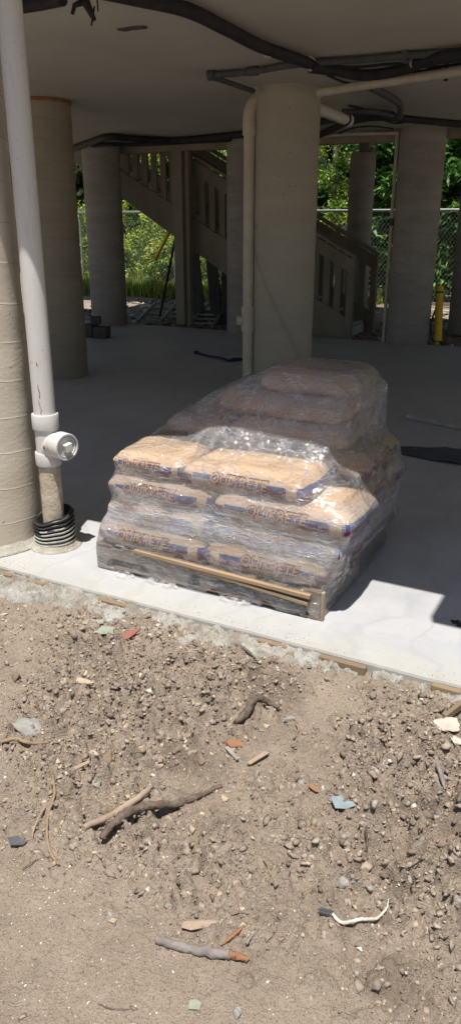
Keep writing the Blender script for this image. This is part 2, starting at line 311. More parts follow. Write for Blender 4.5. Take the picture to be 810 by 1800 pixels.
# ------------------------------------------------------------------ object helpers
def tag(o, label=None, cat=None, group=None, kind=None):
    for k, v in (('label', label), ('category', cat), ('group', group), ('kind', kind)):
        if v: o[k] = v
    return o
def empty(name, loc, label=None, cat=None, group=None, rz=0):
    o = bpy.data.objects.new(name, None); o.empty_display_size = .1; COL.objects.link(o); o.location = loc; o.rotation_euler[2] = rz
    return tag(o, label, cat, group)
def link(name, me, mat, parent=None, loc=None, smooth=False):
    o = bpy.data.objects.new(name, me); COL.objects.link(o)
    if mat:
        for m_ in (mat if isinstance(mat, (list, tuple)) else [mat]): me.materials.append(m_)
    if parent: o.parent = parent
    if loc: o.location = loc
    if smooth: me.polygons.foreach_set('use_smooth', [True]*len(me.polygons))
    return o
class MB:
    def __init__(s): s.v = []; s.f = []; s.mi = []; s.cur = 0
    def add(s, vs, fs):
        n = len(s.v); s.v += [tuple(x) for x in vs]; s.f += [tuple(i+n for i in f) for f in fs]; s.mi += [s.cur]*len(fs); return s
    def box(s, c, d, rot=None, bev=.0):
        x, y, z = (q/2 for q in d); vs = []
        if bev:
            bm = bmesh.new(); bmesh.ops.create_cube(bm, size=1)
            for v in bm.verts: v.co = Vector((v.co.x*d[0], v.co.y*d[1], v.co.z*d[2]))
            bmesh.ops.bevel(bm, geom=bm.edges[:], offset=min(bev, min(d)*.3), segments=1, affect='EDGES', profile=.5)
            bm.verts.index_update(); vs = [v.co.copy() for v in bm.verts]; fs = [[v.index for v in f.verts] for f in bm.faces]; bm.free()
        else:
            vs = [Vector((a*x, b*y, e*z)) for a in (-1, 1) for b in (-1, 1) for e in (-1, 1)]
            fs = [(0,1,3,2), (4,6,7,5), (0,4,5,1), (2,3,7,6), (0,2,6,4), (1,5,7,3)]
        if rot: vs = [rot @ v for v in vs]
        return s.add([v+Vector(c) for v in vs], fs)
    def bar(s, a, b, w, h, up=(0, 0, 1), bev=.0):      # box from a to b
        a, b = Vector(a), Vector(b); d = b-a; L = d.length; x = d.normalized(); y = Vector(up).cross(x).normalized(); z = x.cross(y)
        return s.box((a+b)/2, (L, w, h), Matrix((x, y, z)).transposed(), bev)
    def tube(s, pts, r, seg=12, cap=True, wob=0):
        pts = [Vector(p) for p in pts]; n = len(pts); rs = r if isinstance(r, (list, tuple)) else [r]*n
        vs = []; fs = []; up = Vector((0, 0, 1)); pr = None
        for i, p in enumerate(pts):
            t = (pts[min(i+1, n-1)]-pts[max(i-1, 0)]).normalized()
            if pr is None:
                q = Vector((1, 0, 0)) if abs(t.x) < .8 else Vector((0, 1, 0)); x = t.cross(q).normalized()
            else: x = (pr - t*pr.dot(t)).normalized()
            pr = x; y = t.cross(x)
            for k in range(seg):
                a = 2*math.pi*k/seg; rr = rs[i]*(1+wob*(rnd.random()-.5))
                vs.append(p+(x*math.cos(a)+y*math.sin(a))*rr)
        for i in range(n-1):
            for k in range(seg):
                fs.append((i*seg+k, i*seg+(k+1) % seg, (i+1)*seg+(k+1) % seg, (i+1)*seg+k))
        if cap: fs += [tuple(reversed(range(seg))), tuple(range((n-1)*seg, n*seg))]
        return s.add(vs, fs)
    def lathe(s, prof, seg=32, c=(0, 0, 0), axis=None):
        M_ = Matrix.Identity(3) if axis is None else Vector((0, 0, 1)).rotation_difference(Vector(axis)).to_matrix()
        vs = []; fs = []
        for r, z in prof:
            for k in range(seg):
                a = 2*math.pi*k/seg; vs.append(M_ @ Vector((r*math.cos(a), r*math.sin(a), z)) + Vector(c))
        for i in range(len(prof)-1):
            for k in range(seg): fs.append((i*seg+k, i*seg+(k+1) % seg, (i+1)*seg+(k+1) % seg, (i+1)*seg+k))
        if prof[0][0] > 1e-6: fs.append(tuple(reversed(range(seg))))
        if prof[-1][0] > 1e-6: fs.append(tuple(range((len(prof)-1)*seg, len(prof)*seg)))
        return s.add(vs, fs)
    def build(s, name, mat, parent=None, loc=None, smooth=False):
        me = bpy.data.meshes.new(name); me.from_pydata(s.v, [], s.f)
        if any(s.mi): me.polygons.foreach_set('material_index', s.mi)
        me.update(); o = link(name, me, mat, parent, loc, smooth); return o
def smooth_by_angle(o, a=40):
    me = o.data; bm = bmesh.new(); bm.from_mesh(me)
    for f in bm.faces: f.smooth = True
    for e in bm.edges:
        if len(e.link_faces) == 2 and e.calc_face_angle(0) > R(a): e.smooth = False
    bm.to_mesh(me); bm.free(); return o
def spline(pts, n=8):                       # Catmull-Rom
    P = [Vector(p) for p in pts]; P = [P[0]*2-P[1]]+P+[P[-1]*2-P[-2]]; out = []
    for i in range(1, len(P)-2):
        for k in range(n):
            t = k/n; a, b, c, d = P[i-1:i+3]
            out.append(.5*((2*b)+(c-a)*t+(2*a-5*b+4*c-d)*t*t+(3*b-a-3*c+d)*t**3))
    out.append(P[-2]); return out

# numpy value noise
def vnoise(x, y, seed=0):
    xi = np.floor(x).astype(np.int64); yi = np.floor(y).astype(np.int64); xf = x-xi; yf = y-yi
    def h(a, b):
        n = (a*374761393 + b*668265263 + seed*1274126177) & 0xffffffff
        n = ((n ^ (n >> 13))*1274126177) & 0xffffffff
        return ((n ^ (n >> 16)) & 0xffff)/65535.0
    u = xf*xf*(3-2*xf); w = yf*yf*(3-2*yf)
    return (h(xi, yi)*(1-u)+h(xi+1, yi)*u)*(1-w)+(h(xi, yi+1)*(1-u)+h(xi+1, yi+1)*u)*w
def fbm(x, y, f, octv, seed=0, gain=.5):
    r = 0; a = 1; t = 0
    for o in range(octv):
        r = r+a*vnoise(x*f, y*f, seed+o); t += a; a *= gain; f *= 2.03
    return r/t-.5

# ------------------------------------------------------------------ ground (one sheet to the horizon)
def lines(parts):
    out = []
    for a, b, st in parts: out += list(np.arange(a, b-1e-6, st))
    out.append(parts[-1][1]); return np.array(out)
FS = .0055
gx = lines([(-400, -60, 40), (-60, -14, 3), (-14, -3.0, .25), (-3.0, .6, FS), (.6, 8, .25), (8, 60, 3), (60, 400, 40)])
gy = lines([(-400, -40, 40), (-40, -4, 3), (-4, .7, .2), (.7, 2.70, FS), (2.70, 11.3, .5), (11.3, 20, .1), (20, 60, 2), (60, 400, 40)])
GX, GY = np.meshgrid(gx, gy)
def coarse_mask(x, y):                      # how cloddy the soil is: 1 rough .. 0 trodden smooth
    m = np.clip((y-1.15)/.55, 0, 1)
    m = m*np.clip((x+y*.55+.95)/.5+.25, .3, 1)
    m = m*np.clip(.2+3.0*(fbm(x, y, 2.3, 3, 12)+.26), .12, 1.2)
    return np.clip(m, .03, 1)
GZ = -.055+fbm(GX, GY, 1.3, 4, 1)*.07
near = (GY < 2.75) & (GY > .6) & (GX > -3.3) & (GX < .9)
cm = coarse_mask(GX, GY)
def cells(x, y, f, seed):                   # packed clods: rounded cells of random height with crevices between
    x = x*f+fbm(x, y, f*.55, 3, seed+7)*1.5; y = y*f+fbm(x, y, .55, 3, seed+9)*1.5
    xi = np.floor(x).astype(np.int64); yi = np.floor(y).astype(np.int64); f1 = np.full(x.shape, 9.); f2 = f1.copy(); hh = np.zeros(x.shape)
    def h(a, b, k):
        n = (a*374761393+b*668265263+(seed+k)*1274126177) & 0xffffffff; n = ((n ^ (n >> 13))*1274126177) & 0xffffffff
        return ((n ^ (n >> 16)) & 0xffff)/65535.0
    for a in (-1, 0, 1):
        for b in (-1, 0, 1):
            px, py = xi+a+h(xi+a, yi+b, 1), yi+b+h(xi+a, yi+b, 2); d = np.hypot(px-x, py-y); hv = h(xi+a, yi+b, 3)
            c = d < f1; f2 = np.where(c, f1, np.minimum(f2, d)); hh = np.where(c, hv, hh); f1 = np.minimum(f1, d)
    return np.clip((f2-f1)*1.9, 0, 1)**.55*hh**1.6
rough = cells(GX, GY, 15, 400)*.066+cells(GX, GY, 33, 410)*.042+cells(GX, GY, 75, 420)*.018
GZ += near*(fbm(GX, GY, 5, 5, 3, .6)*.075*(.3+cm)+rough*np.clip(cm*1.25-.02, 0, 1)+(rough-.012)*.0)
edge = np.clip((GY-2.2)/.45, 0, 1); GZ = np.where(near, GZ*(1-edge*.55)+(-.045)*edge*.55, GZ)
yard = GY > 11.3
GZ = np.where(yard, -.10+fbm(GX, GY, 1.7, 4, 6)*.10+np.clip((GY-20)/20, 0, 1)*.3, GZ)
GZ = np.where((GY > 2.68) & (GY < 11.45) & (GX > -10.6) & (GX < 3.2), -.2, GZ)
far = (np.abs(GX) > 30) | (GY < -30) | (GY > 60)
GZ = np.where(far, -.1, GZ)
GZ = np.where((~near) & (~yard) & (GY < 2.7), -.06+fbm(GX, GY, .8, 3, 2)*.06, GZ)
# embedded clods
i0, i1 = np.searchsorted(gx, -3.0), np.searchsorted(gx, .6); j0, j1 = np.searchsorted(gy, .7), np.searchsorted(gy, 2.70)
sub = GZ[j0:j1, i0:i1]; nyy, nxx = sub.shape
for _ in range(2500):
    cx = rng.uniform(-2.9, .55); cy = rng.uniform(.75, 2.66)
    if rng.random() > coarse_mask(np.array(cx), np.array(cy))*1.1: continue
    r = .006+.022*rng.random()**3.2; ki = int((cx+3.0)/FS); kj = int((cy-.7)/FS); w = int(r/FS)+2
    a0, a1, b0, b1 = max(kj-w, 0), min(kj+w+1, nyy), max(ki-w, 0), min(ki+w+1, nxx)
    if a1-a0 < 2 or b1-b0 < 2: continue
    xx = GX[j0+a0:j0+a1, i0+b0:i0+b1]-cx; yy = GY[j0+a0:j0+a1, i0+b0:i0+b1]-cy
    th = rng.uniform(0, 3.14); e = rng.uniform(.6, 1)
    X = xx*math.cos(th)+yy*math.sin(th); Y = (-xx*math.sin(th)+yy*math.cos(th))/e
    q = 1-(X*X+Y*Y)/(r*r); base = float(sub[a0:a1, b0:b1].mean())-r*.15
    hh = np.where(q > 0, base+np.sqrt(np.clip(q, 0, 1))*r*.8, -9)
    sub[a0:a1, b0:b1] = np.maximum(sub[a0:a1, b0:b1], hh)
def gz(x, y):
    i = min(max(int(np.searchsorted(gx, x)), 0), len(gx)-1); j = min(max(int(np.searchsorted(gy, y)), 0), len(gy)-1)
    return float(GZ[j, i])
def grid_mesh(name, X, Y, Z):
    ny, nx = X.shape; me = bpy.data.meshes.new(name)
    co = np.stack([X, Y, Z], -1).reshape(-1, 3); idx = np.arange(ny*nx).reshape(ny, nx)
    q = np.stack([idx[:-1, :-1], idx[:-1, 1:], idx[1:, 1:], idx[1:, :-1]], -1).reshape(-1, 4)
    me.vertices.add(len(co)); me.vertices.foreach_set('co', co.ravel())
    me.loops.add(q.size); me.loops.foreach_set('vertex_index', q.ravel().astype(np.int32))
    me.polygons.add(len(q)); me.polygons.foreach_set('loop_start', np.arange(0, q.size, 4, dtype=np.int32))
    me.update(); me.validate(); return me
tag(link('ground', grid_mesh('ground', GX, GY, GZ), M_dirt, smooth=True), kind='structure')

# ------------------------------------------------------------------ gravel, merged (nobody could count it)
def ico(sub):
    bm = bmesh.new(); bmesh.ops.create_icosphere(bm, subdivisions=sub, radius=1)
    v = np.array([p.co[:] for p in bm.verts]); bm.verts.index_update(); f = np.array([[q.index for q in p.verts] for p in bm.faces]); bm.free(); return v, f
ICO = {1: ico(1), 2: ico(2), 3: ico(3)}
def tri_mesh(name, V, Fc, tint=None):
    me = bpy.data.meshes.new(name); me.vertices.add(len(V)); me.vertices.foreach_set('co', V.ravel())
    k = Fc.shape[1]; me.loops.add(Fc.size); me.loops.foreach_set('vertex_index', Fc.ravel().astype(np.int32))
    me.polygons.add(len(Fc)); me.polygons.foreach_set('loop_start', np.arange(0, Fc.size, k, dtype=np.int32))
    me.update()
    if tint is not None:
        a = me.color_attributes.new('tint', 'FLOAT_COLOR', 'POINT')
        a.data.foreach_set('color', np.concatenate([tint, np.ones((len(V), 1))], 1).ravel())
    return me
def rotm(a, b, c):
    return np.array(Matrix.Rotation(a, 3, 'X') @ Matrix.Rotation(b, 3, 'Y') @ Matrix.Rotation(c, 3, 'Z'))
pal = [((.28, .228, .182), 44), ((.20, .158, .125), 19), ((.35, .285, .228), 18), ((.32, .30, .27), 4), ((.47, .385, .28), 5), ((.56, .52, .455), 1.8), ((.34, .20, .13), .5)]
pc = np.array([p[0] for p in pal]); pw = np.array([p[1] for p in pal], float); pw /= pw.sum()
def hull_stone(seed, npt=13):
    rr = np.random.default_rng(seed); P_ = rr.normal(size=(npt, 3)); P_ /= np.linalg.norm(P_, axis=1)[:, None]; P_ *= rr.uniform(.5, 1.15, (npt, 1)); P_ *= rr.uniform(.65, 1.25, (1, 3))
    bm = bmesh.new()
    for p in P_: bm.verts.new(p)
    bmesh.ops.convex_hull(bm, input=bm.verts[:])
    for v in [v for v in bm.verts if not v.link_faces]: bm.verts.remove(v)
    bmesh.ops.triangulate(bm, faces=bm.faces[:]); bm.verts.index_update()
    v = np.array([p.co[:] for p in bm.verts]); f = np.array([[q.index for q in p.verts] for p in bm.faces]); bm.free(); return v, f
STN = [hull_stone(900+k, 10+k % 7) for k in range(60)]
Vs, Fs, Ts = [], [], []; off = 0
cnt = 0
while cnt < 25500:
    big_ = cnt < 2100
    x = rng.uniform(-2.95, .65); y = rng.uniform(.78, 2.60)
    # keep to a wedge a bit wider than the view
    cxx = x*CU[0]+y*CV[0]; cyy = x*CU[1]+y*CV[1]
    if abs(cxx) > .42*cyy+.25 or cyy < 1.0: continue
    m_ = float(coarse_mask(np.array(x), np.array(y)))
    tiny = rng.random() > m_
    if big_ and (tiny or m_ < .3): continue
    if tiny and rng.random() > .45: continue
    r = (.0014+.0018*rng.random()) if tiny else (.0026+.0125*rng.random()**2.5)
    if not tiny and rng.random() < .075: r = .007+.016*rng.random()**2.2
    if big_: r = .008+.015*rng.random()**1.8
    v, f = STN[rng.integers(60)] if r > .003 else ICO[1]
    n = v.copy()
    n = n*np.array([rng.uniform(.75, 1.3), rng.uniform(.7, 1), rng.uniform(.5, .85)])
    n = n@rotm(rng.uniform(-.5, .5), rng.uniform(-.5, .5), rng.uniform(0, 6.28)).T*r
    n += np.array([x, y, gz(x, y)+r*(.2 if rng.random() < .45 and r < .008 else -.12)]); Vs.append(n); Fs.append(f+off); off += len(n)
    c = pc[rng.choice(len(pal), p=pw)] if not big_ or rng.random() < .25 else pc[rng.integers(3)]
    if tiny and rng.random() < (.16 if x < -.5-y*.35 else .05): c = np.array([.66, .62, .56])
    Ts.append(np.tile(c*rng.uniform(.85, 1.15), (len(n), 1))); cnt += 1
tag(link('gravel', tri_mesh('gravel', np.concatenate(Vs), np.concatenate(Fs), np.concatenate(Ts)), M_gravel), kind='stuff',
    label='loose brown clods and pebbles strewn over the dirt')

# ------------------------------------------------------------------ stones and scraps that can be told apart
def rock(px, py, size, mat, label, cat='stone', name='stone', flat=.65, seed=0, elong=1.2, rz=None, rise=.25):
    x, y, _ = G(px, py, -.05); z = gz(x, y); r = size/2
    rr = np.random.default_rng(seed+50); v, f = hull_stone(seed*13+5, 15)
    bm = bmesh.new(); bv_ = [bm.verts.new(p) for p in v]
    for t_ in f: bm.faces.new([bv_[k] for k in t_])
    bmesh.ops.bevel(bm, geom=bm.edges[:], offset=.10, segments=1, affect='EDGES'); bmesh.ops.triangulate(bm, faces=bm.faces[:])
    bmesh.ops.subdivide_edges(bm, edges=bm.edges[:], cuts=2, use_grid_fill=True); bmesh.ops.triangulate(bm, faces=bm.faces[:]); bm.verts.index_update()
    n = np.array([p.co[:] for p in bm.verts]); f = np.array([[q.index for q in p.verts] for p in bm.faces]); bm.free()
    for k in range(len(n)):
        p = Vector(n[k]); d = noise.noise(p*2.3+Vector((seed*7.1, 0, 0)))*.16+noise.noise(p*6+Vector((0, seed*3.3, 0)))*.09
        n[k] = n[k]*(1+d)
    n *= np.array([r*elong, r*.85, r*flat]); a = rz if rz is not None else rr.uniform(0, 3)
    n = n@rotm(0, 0, a).T
    o = link(name, tri_mesh(name, n, f), mat, loc=(x, y, z+r*flat*rise)); smooth_by_angle(o, 22); return tag(o, label, cat)
rock(46, 1284, .125, M_greyst, 'large grey green mortar lump lying at the left edge of the dirt', flat=.6, seed=1, elong=1.25, rz=-.5)
rock(185, 1337, .072, M_brownst, 'dark brown clod with deep shadow right of the grey green lump', 'clod', 'dirt_clod', seed=2, flat=.8)
rock(148, 1214, .068, M_tanst, 'pale tan stone left of the forked grey twig', seed=3)
rock(8, 1088, .05, M_tanst, 'tan stone at the left photo edge below the mortar spill', seed=4, flat=.5)
rock(396, 1407, .042, M_tanst, 'pale cream stone right of the upper end of the long bark branch', seed=5)
rock(470, 1190, .085, M_brownst, 'wide brown clod just above the dark curved root', 'clod', 'dirt_clod', seed=6, flat=.55)
rock(395, 1203, .062, M_greyst, 'smooth greyish brown stone left of the wide brown clod', seed=7, flat=.6)
rock(510, 1270, .05, M_greyst, 'grey stone at the right end of the dark curved root', seed=8)
rock(467, 1277, .036, M_tanst, 'small yellowish stone touching the dark curved root', seed=9)
rock(600, 1558, .045, M_greyst, 'light grey stone below a rounder one above the white cable', seed=10)
rock(606, 1530, .042, M_brownst, 'round brown stone above the light grey one near the white cable', seed=11)
rock(772, 1500, .055, M_brownst, 'squarish brown stone near the right edge beside dark clods', seed=12)
rock(790, 1478, .035, M_brownst, 'small dark clod behind the squarish brown stone', 'clod', 'dirt_clod', seed=13)
rock(735, 1417, .03, M_greyst, 'grey pointed stone right of the blue grey shard', seed=14, elong=1.6)
rock(415, 1788, .036, M_greyst, 'smooth rounded grey stone at the bottom edge of the photo', seed=15, flat=.7)
rock(332, 1613, .018, M_brownst, 'small dark stone above the flat pale bark strip', seed=16)
rock(485, 1610, .022, M_brownst, 'small oval brown stone alone on the smooth dirt left of the cable', seed=17, flat=.4)
rock(160, 1514, .022, M_brownst, 'small dark pebble below the lower end of the long branch', seed=18)
rock(246, 1238, .035, M_brownst, 'rounded reddish brown stone right of the forked twig', seed=19)
rock(312, 1312, .05, M_brownst, 'dark clod left of the dark curved root', 'clod', 'dirt_clod', seed=20)
rock(355, 1330, .055, M_brownst, 'big crumbly clod under the left end of the dark root', 'clod', 'dirt_clod', seed=21)
rock(375, 1425, .04, M_brownst, 'brown clod beneath the upper part of the long bark branch', 'clod', 'dirt_clod', seed=27)
rock(223, 1401, .03, M_tanst, 'white angular stone above the pale branch', seed=22)
rock(690, 1440, .03, M_tanst, 'pale stone on the soil right of the blue grey shard', seed=23, flat=.5)
rock(30, 1190, .05, M_brownst, 'pair sized brown clod near the left edge below the orange chip', 'clod', 'dirt_clod', seed=24, flat=.9)
rock(785, 1283, .105, M_white, 'large white plaster chunk half buried at the right photo edge', 'plaster chunk', 'plaster_chunk', flat=.4, seed=25, elong=1.4, rz=-.2)
rock(800, 1312, .06, M_white, 'smaller white plaster piece below the large one at the right edge', 'plaster chunk', 'plaster_chunk', flat=.35, seed=26)
rock(103, 1201, .036, M_dkgrey, 'narrow black stone left of the pale tan stone', seed=28, elong=1.7, rz=-.1, flat=.5)
rock(270, 1256, .035, M_tanst, 'pale chipped stone at the middle left among clods', seed=29)

def shard(px, py, pts, th, mat, label, cat, name='shard', tilt=(0, 0), lift=.006):
    """thin broken plate, outline pts in metres around its own centre"""
    x, y, _ = G(px, py, -.05); n = len(pts)
    hz = [rnd.uniform(-.003, .003) for _ in pts]
    vs = [(a, b, hz[i]+th/2) for i, (a, b) in enumerate(pts)]+[(a*.98, b*.98, hz[i]-th/2) for i, (a, b) in enumerate(pts)]
    fs = [tuple(range(n)), tuple(reversed(range(n, 2*n)))]+[(i, i+n, (i+1) % n+n, (i+1) % n) for i in range(n)]
    m = MB().add(vs, fs); zz = max(gz(x+a, y+b) for a, b in pts+[(0, 0)])
    zz = (zz+gz(x, y))/2
    o = m.build(name, mat, loc=(x, y, zz+lift)); o.rotation_euler = (tilt[0], tilt[1], YAW); return tag(o, label, cat)
shard(227, 1128, [(-.045, -.03), (.0, -.034), (.05, .02), (.045, .036), (.0, .022)], .006, M_red, 'flat red plastic shard on the dirt left of centre', 'shard', tilt=(.15, -.1))
shard(158, 1064, [(-.03, -.012), (.0, -.022), (.028, -.008), (.026, .02), (-.012, .018)], .012, M_orange, 'orange brick chip near the mortar spill', 'brick chip', 'brick_chip', tilt=(.2, .1))
shard(163, 1107, [(-.05, -.008), (.0, -.016), (.05, -.004), (.052, .016), (-.02, .018)], .006, M_greygreen, 'long grey green mortar flake with a curled edge above the wider flake', 'mortar flake', 'mortar_flake', tilt=(.3, .05), lift=.012)
shard(184, 1122, [(-.048, -.018), (-.01, -.03), (.045, -.028), (.04, .0), (.05, .02), (-.01, .028)], .005, M_greygreen, 'wide flat grey green mortar flake left of the red shard', 'mortar flake', 'mortar_flake', tilt=(.12, 0))
shard(602, 1428, [(-.04, .02), (-.028, -.022), (.006, -.018), (.042, .0), (.03, .012), (.004, .012), (-.004, .026)], .004, M_bluegrey, 'torn blue grey plastic shard with pointed ends', 'shard', tilt=(.25, .15), lift=.012)
shard(146, 1360, [(-.028, -.012), (-.018, -.024), (.028, .012), (.018, .022)], .005, M_palewood, 'small yellowish rectangular chip below the dark brown clod', 'wood chip', 'wood_chip', tilt=(.1, 0))
shard(411, 1312, [(-.03, -.006), (-.01, -.02), (.03, -.004), (.024, .018), (-.014, .016)], .01, M_orange, 'orange bark scrap left of the brown wood chip', 'bark scrap', 'bark_scrap', tilt=(.2, .3))
shard(453, 1335, [(-.04, -.028), (-.026, -.032), (.042, .03), (.02, .034)], .006, M_palewood, 'long brown wood chip right of the orange bark scrap', 'wood chip', 'wood_chip', tilt=(.1, .1), lift=.012)
shard(550, 1390, [(-.016, .008), (.004, -.012), (.016, -.014), (.01, .006), (-.006, .016)], .003, M_orange, 'small orange leaf scrap above the blue grey shard', 'leaf scrap', 'leaf_scrap', tilt=(.4, 0))
shard(405, 1330, [(-.02, .03), (-.008, .034), (.03, -.03), (.02, -.036)], .006, M_greyst, 'grey sliver of stone below the orange bark scrap', 'stone sliver', 'stone_sliver')
shard(356, 1628, [(-.056, -.012), (-.03, -.016), (.045, -.002), (.052, .006), (.02, .014), (-.05, .008)], .003, M_palewood, 'flat pale bark strip above the thick grey stick', 'bark strip', 'bark_strip', tilt=(.1, 0), lift=.003)
shard(31, 1483, [(-.03, .012), (-.016, -.014), (.02, -.01), (.03, .004), (.012, .01), (-.004, .022)], .008, M_dkgrey, 'dark grey rubber scrap near the left edge beside a rootlet', 'rubber scrap', 'rubber_scrap', tilt=(.2, .1), lift=.008)
shard(342, 1770, [(-.014, -.01), (.012, -.012), (.016, .004), (.004, .014), (-.012, .01)], .003, M_greygreen, 'small pale flake near the bottom edge of the dirt', 'mortar flake', 'mortar_flake', lift=.002)
shard(200, 1625, [(-.007, -.006), (.003, -.009), (.009, .001), (.003, .009), (-.006, .007)], .003, M_tanst, 'small cream chip on the smooth soil at lower left', 'stone chip', 'stone_chip', lift=.002)

def stick(pix, r, mat, label, cat, name, seg=9, wob=.25, lift=.6, n=6, capmat=None, zs=None):
    ctl = []
    for i, (px, py) in enumerate(pix):
        x, y, _ = G(px, py, -.05); rr = r[i] if isinstance(r, (list, tuple)) else r
        z = max(gz(x+dx, y+dy) for dx in (-.01, 0, .01) for dy in (-.01, 0, .01))+rr*lift+(zs[i] if zs else 0); ctl.append((x, y, z))
    pts = spline(ctl, n); k = len(pts)
    if isinstance(r, (list, tuple)): rs = [float(np.interp(i/(k-1)*(len(r)-1), range(len(r)), r)) for i in range(k)]
    else: rs = [r]*k
    pts = [p+Vector((rnd.uniform(-1, 1), rnd.uniform(-1, 1), rnd.uniform(-.5, .5)))*rs[i]*.22 for i, p in enumerate(pts)]
    m = MB().tube(pts, [q*(1+rnd.uniform(-.12, .12)) for q in rs], seg, wob=wob); o = m.build(name, mat, smooth=True)
    return tag(smooth_by_angle(o, 50), label, cat), pts
stick([(178, 1490), (215, 1463), (258, 1438), (320, 1412), (390, 1382)], [.009, .015, .0135, .012, .006], M_bark, 'long dark barked branch with knobbly lower left end', 'branch', 'branch')
stick([(150, 1474), (205, 1437), (264, 1398)], [.009, .011, .010], M_palewood, 'pale stripped branch lying beside the long dark one', 'branch', 'branch')
o, _ = stick([(276, 1659), (315, 1670), (360, 1680), (405, 1693)], [.0105, .0115, .0125, .012], M_barkgrey, 'thick smooth grey stick near the bottom with a broken reddish end', 'stick', 'stick', seg=12, wob=.08)
oo, _ = stick([(402, 1691), (418, 1695), (436, 1699)], [.011, .010, .006], M_orange, None, None, 'broken_end', wob=.5); oo.parent = o
stick([(388, 1674), (405, 1664), (418, 1652), (428, 1640)], [.002, .005, .005, .001], M_orange, 'curled reddish bark strip above the broken end of the grey stick', 'bark strip', 'bark_strip')
stick([(432, 1672), (441, 1660), (453, 1646)], [.004, .003, .003], M_barkgrey, 'small grey twig right of the curled bark strip', 'twig', 'twig')
stick([(412, 1284), (430, 1268), (450, 1252), (472, 1249), (490, 1255)], [.008, .016, .013, .011, .007], M_bark, 'dark curved root casting a deep shadow in the middle of the soil', 'root', 'root')
stick([(406, 1142), (422, 1146), (436, 1158), (448, 1170)], [.007, .008, .006, .004], M_bark, 'thin dark root poking out just below the slab', 'root', 'root')
stick([(96, 1392), (98, 1410), (87, 1440), (84, 1470), (88, 1500), (104, 1525)], .0042, M_straw, 'long wavy tan rootlet on the left', 'rootlet', 'rootlet', n=8)
stick([(80, 1425), (70, 1445), (60, 1460), (58, 1476)], .003, M_palewood, 'short pale rootlet left of the long wavy one', 'rootlet', 'rootlet')
stick([(4, 1315), (30, 1313), (55, 1320), (105, 1313)], [.006, .008, .006, .003], M_straw, 'brown root running along the left edge below the grey green lump', 'root', 'root')
o, _ = stick([(198, 1212), (215, 1218), (228, 1228), (232, 1240)], [.002, .004, .004, .003], M_barkgrey, 'forked grey twig left of centre below the red shard', 'twig', 'twig', lift=2.5)
for pp in ([(205, 1236), (212, 1226), (220, 1220)], [(233, 1208), (231, 1218), (226, 1228)]):
    oo, _ = stick(pp, .003, M_barkgrey, None, None, 'side_shoot', lift=3); oo.parent = o
stick([(303, 1160), (312, 1166), (325, 1174)], .0028, M_bark, 'thin dark twig between the red shard and the pallet', 'twig', 'twig')
stick([(763, 1352), (768, 1372), (780, 1400)], [.006, .008, .005], M_barkgrey, 'grey brown stick near the right edge below the plaster chunks', 'stick', 'stick')
stick([(640, 1508), (644, 1490), (640, 1478)], [.003, .004, .003], M_bark, 'short dark twig below the blue grey shard', 'twig', 'twig')
stick([(173, 1763), (186, 1770), (200, 1774), (228, 1774)], [.0008, .0022, .002, .001], M_bark, 'thin curved dark twig at the bottom left', 'twig', 'twig')
stick([(40, 1528), (62, 1520), (88, 1508)], .0016, M_bark, 'very thin dark twig left of the wavy rootlet tip', 'twig', 'twig')
stick([(414, 1570), (418, 1592), (423, 1618)], .0016, M_straw, 'upright dry stalk left of the small oval stone', 'stalk', 'stalk')
stick([(405, 1612), (422, 1606), (436, 1612)], .0016, M_straw, 'dry stalk lying across the upright one', 'stalk', 'stalk')
stick([(462, 1518), (470, 1530), (475, 1545)], .0022, M_straw, 'short straw coloured stalk above the oval stone', 'stalk', 'stalk')
stick([(303, 1518), (318, 1508), (345, 1506)], .002, M_bark, 'thin twig right of the branch shadows', 'twig', 'twig')
stick([(520, 1275), (524, 1285), (516, 1300)], .003, M_straw, 'bent tan twig right of the dark curved root', 'twig', 'twig')
# cable with connector
c_, pts = stick([(582, 1618), (600, 1629), (630, 1634), (660, 1625), (677, 1608), (681, 1592)], [.0042, .005, .005, .0042, .003, .002], M_cable, 'curved white cable with a grey connector lying on the soil', 'cable', 'cable', wob=.05, lift=.9, n=8)
a = Vector(pts[0]); x_, y_, _ = G(561, 1607, -.05); b = Vector((x_, y_, gz(x_, y_)+.012))
mm = MB().bar(a, b, .017, .012, bev=.002)
for k in (-1, 0, 1): mm.bar(a+Vector((0, 0, .007))+Vector((.004*k, .004*k, 0)), b+Vector((0, 0, .007))+Vector((.004*k, .004*k, 0)), .002, .002)
mm.build('connector', M_dkgrey, c_)
o, _ = stick([(698, 1557), (703, 1548), (712, 1550), (722, 1545), (738, 1532)], .0025, M_blackp, 'tangled bit of black wire right of the two stones', 'wire', 'wire')
# form boards left in the soil along the slab
for (p0, p1, lb, rise) in (((455, 1123), (512, 1131), 'exposed end of a wooden form board below the middle of the slab edge', .0),
                     ((556, 1160), (640, 1180), 'crumbling wooden form board right of the middle one', .0),
                     ((760, 1201), (812, 1212), 'orange brown form board at the right end of the slab edge', .005)):
    a = Vector(G(*p0, -.02)); b = Vector(G(*p1, -.02)); a.y = b.y = 2.643
    a.z = b.z = -.037+rise; tag(MB().bar(a, b, .026, .05, bev=.004).build('form_board', M_form), lb, 'board')
for (p0, p1, lb) in (((0, 998), (30, 1006), 'orange tile piece at the left end of the slab edge'), ((58, 1010), (94, 1017), 'orange tile piece lying in the mortar spill'),
                     ((190, 1040), (250, 1056), 'thin sandy board strip flush with the slab edge below the pallet')):
    a = Vector(G(*p0, -.01)); b = Vector(G(*p1, -.01)); a.z = b.z = -.022
    a.y = b.y = 2.632
    tag(MB().bar(a, b, .03, .022, bev=.003).build('tile_piece', M_form), lb, 'tile piece')
st_a = Vector(G(780, 1262, -.03)); st_b = Vector(G(818, 1232, -.0)); st_b.z = .0
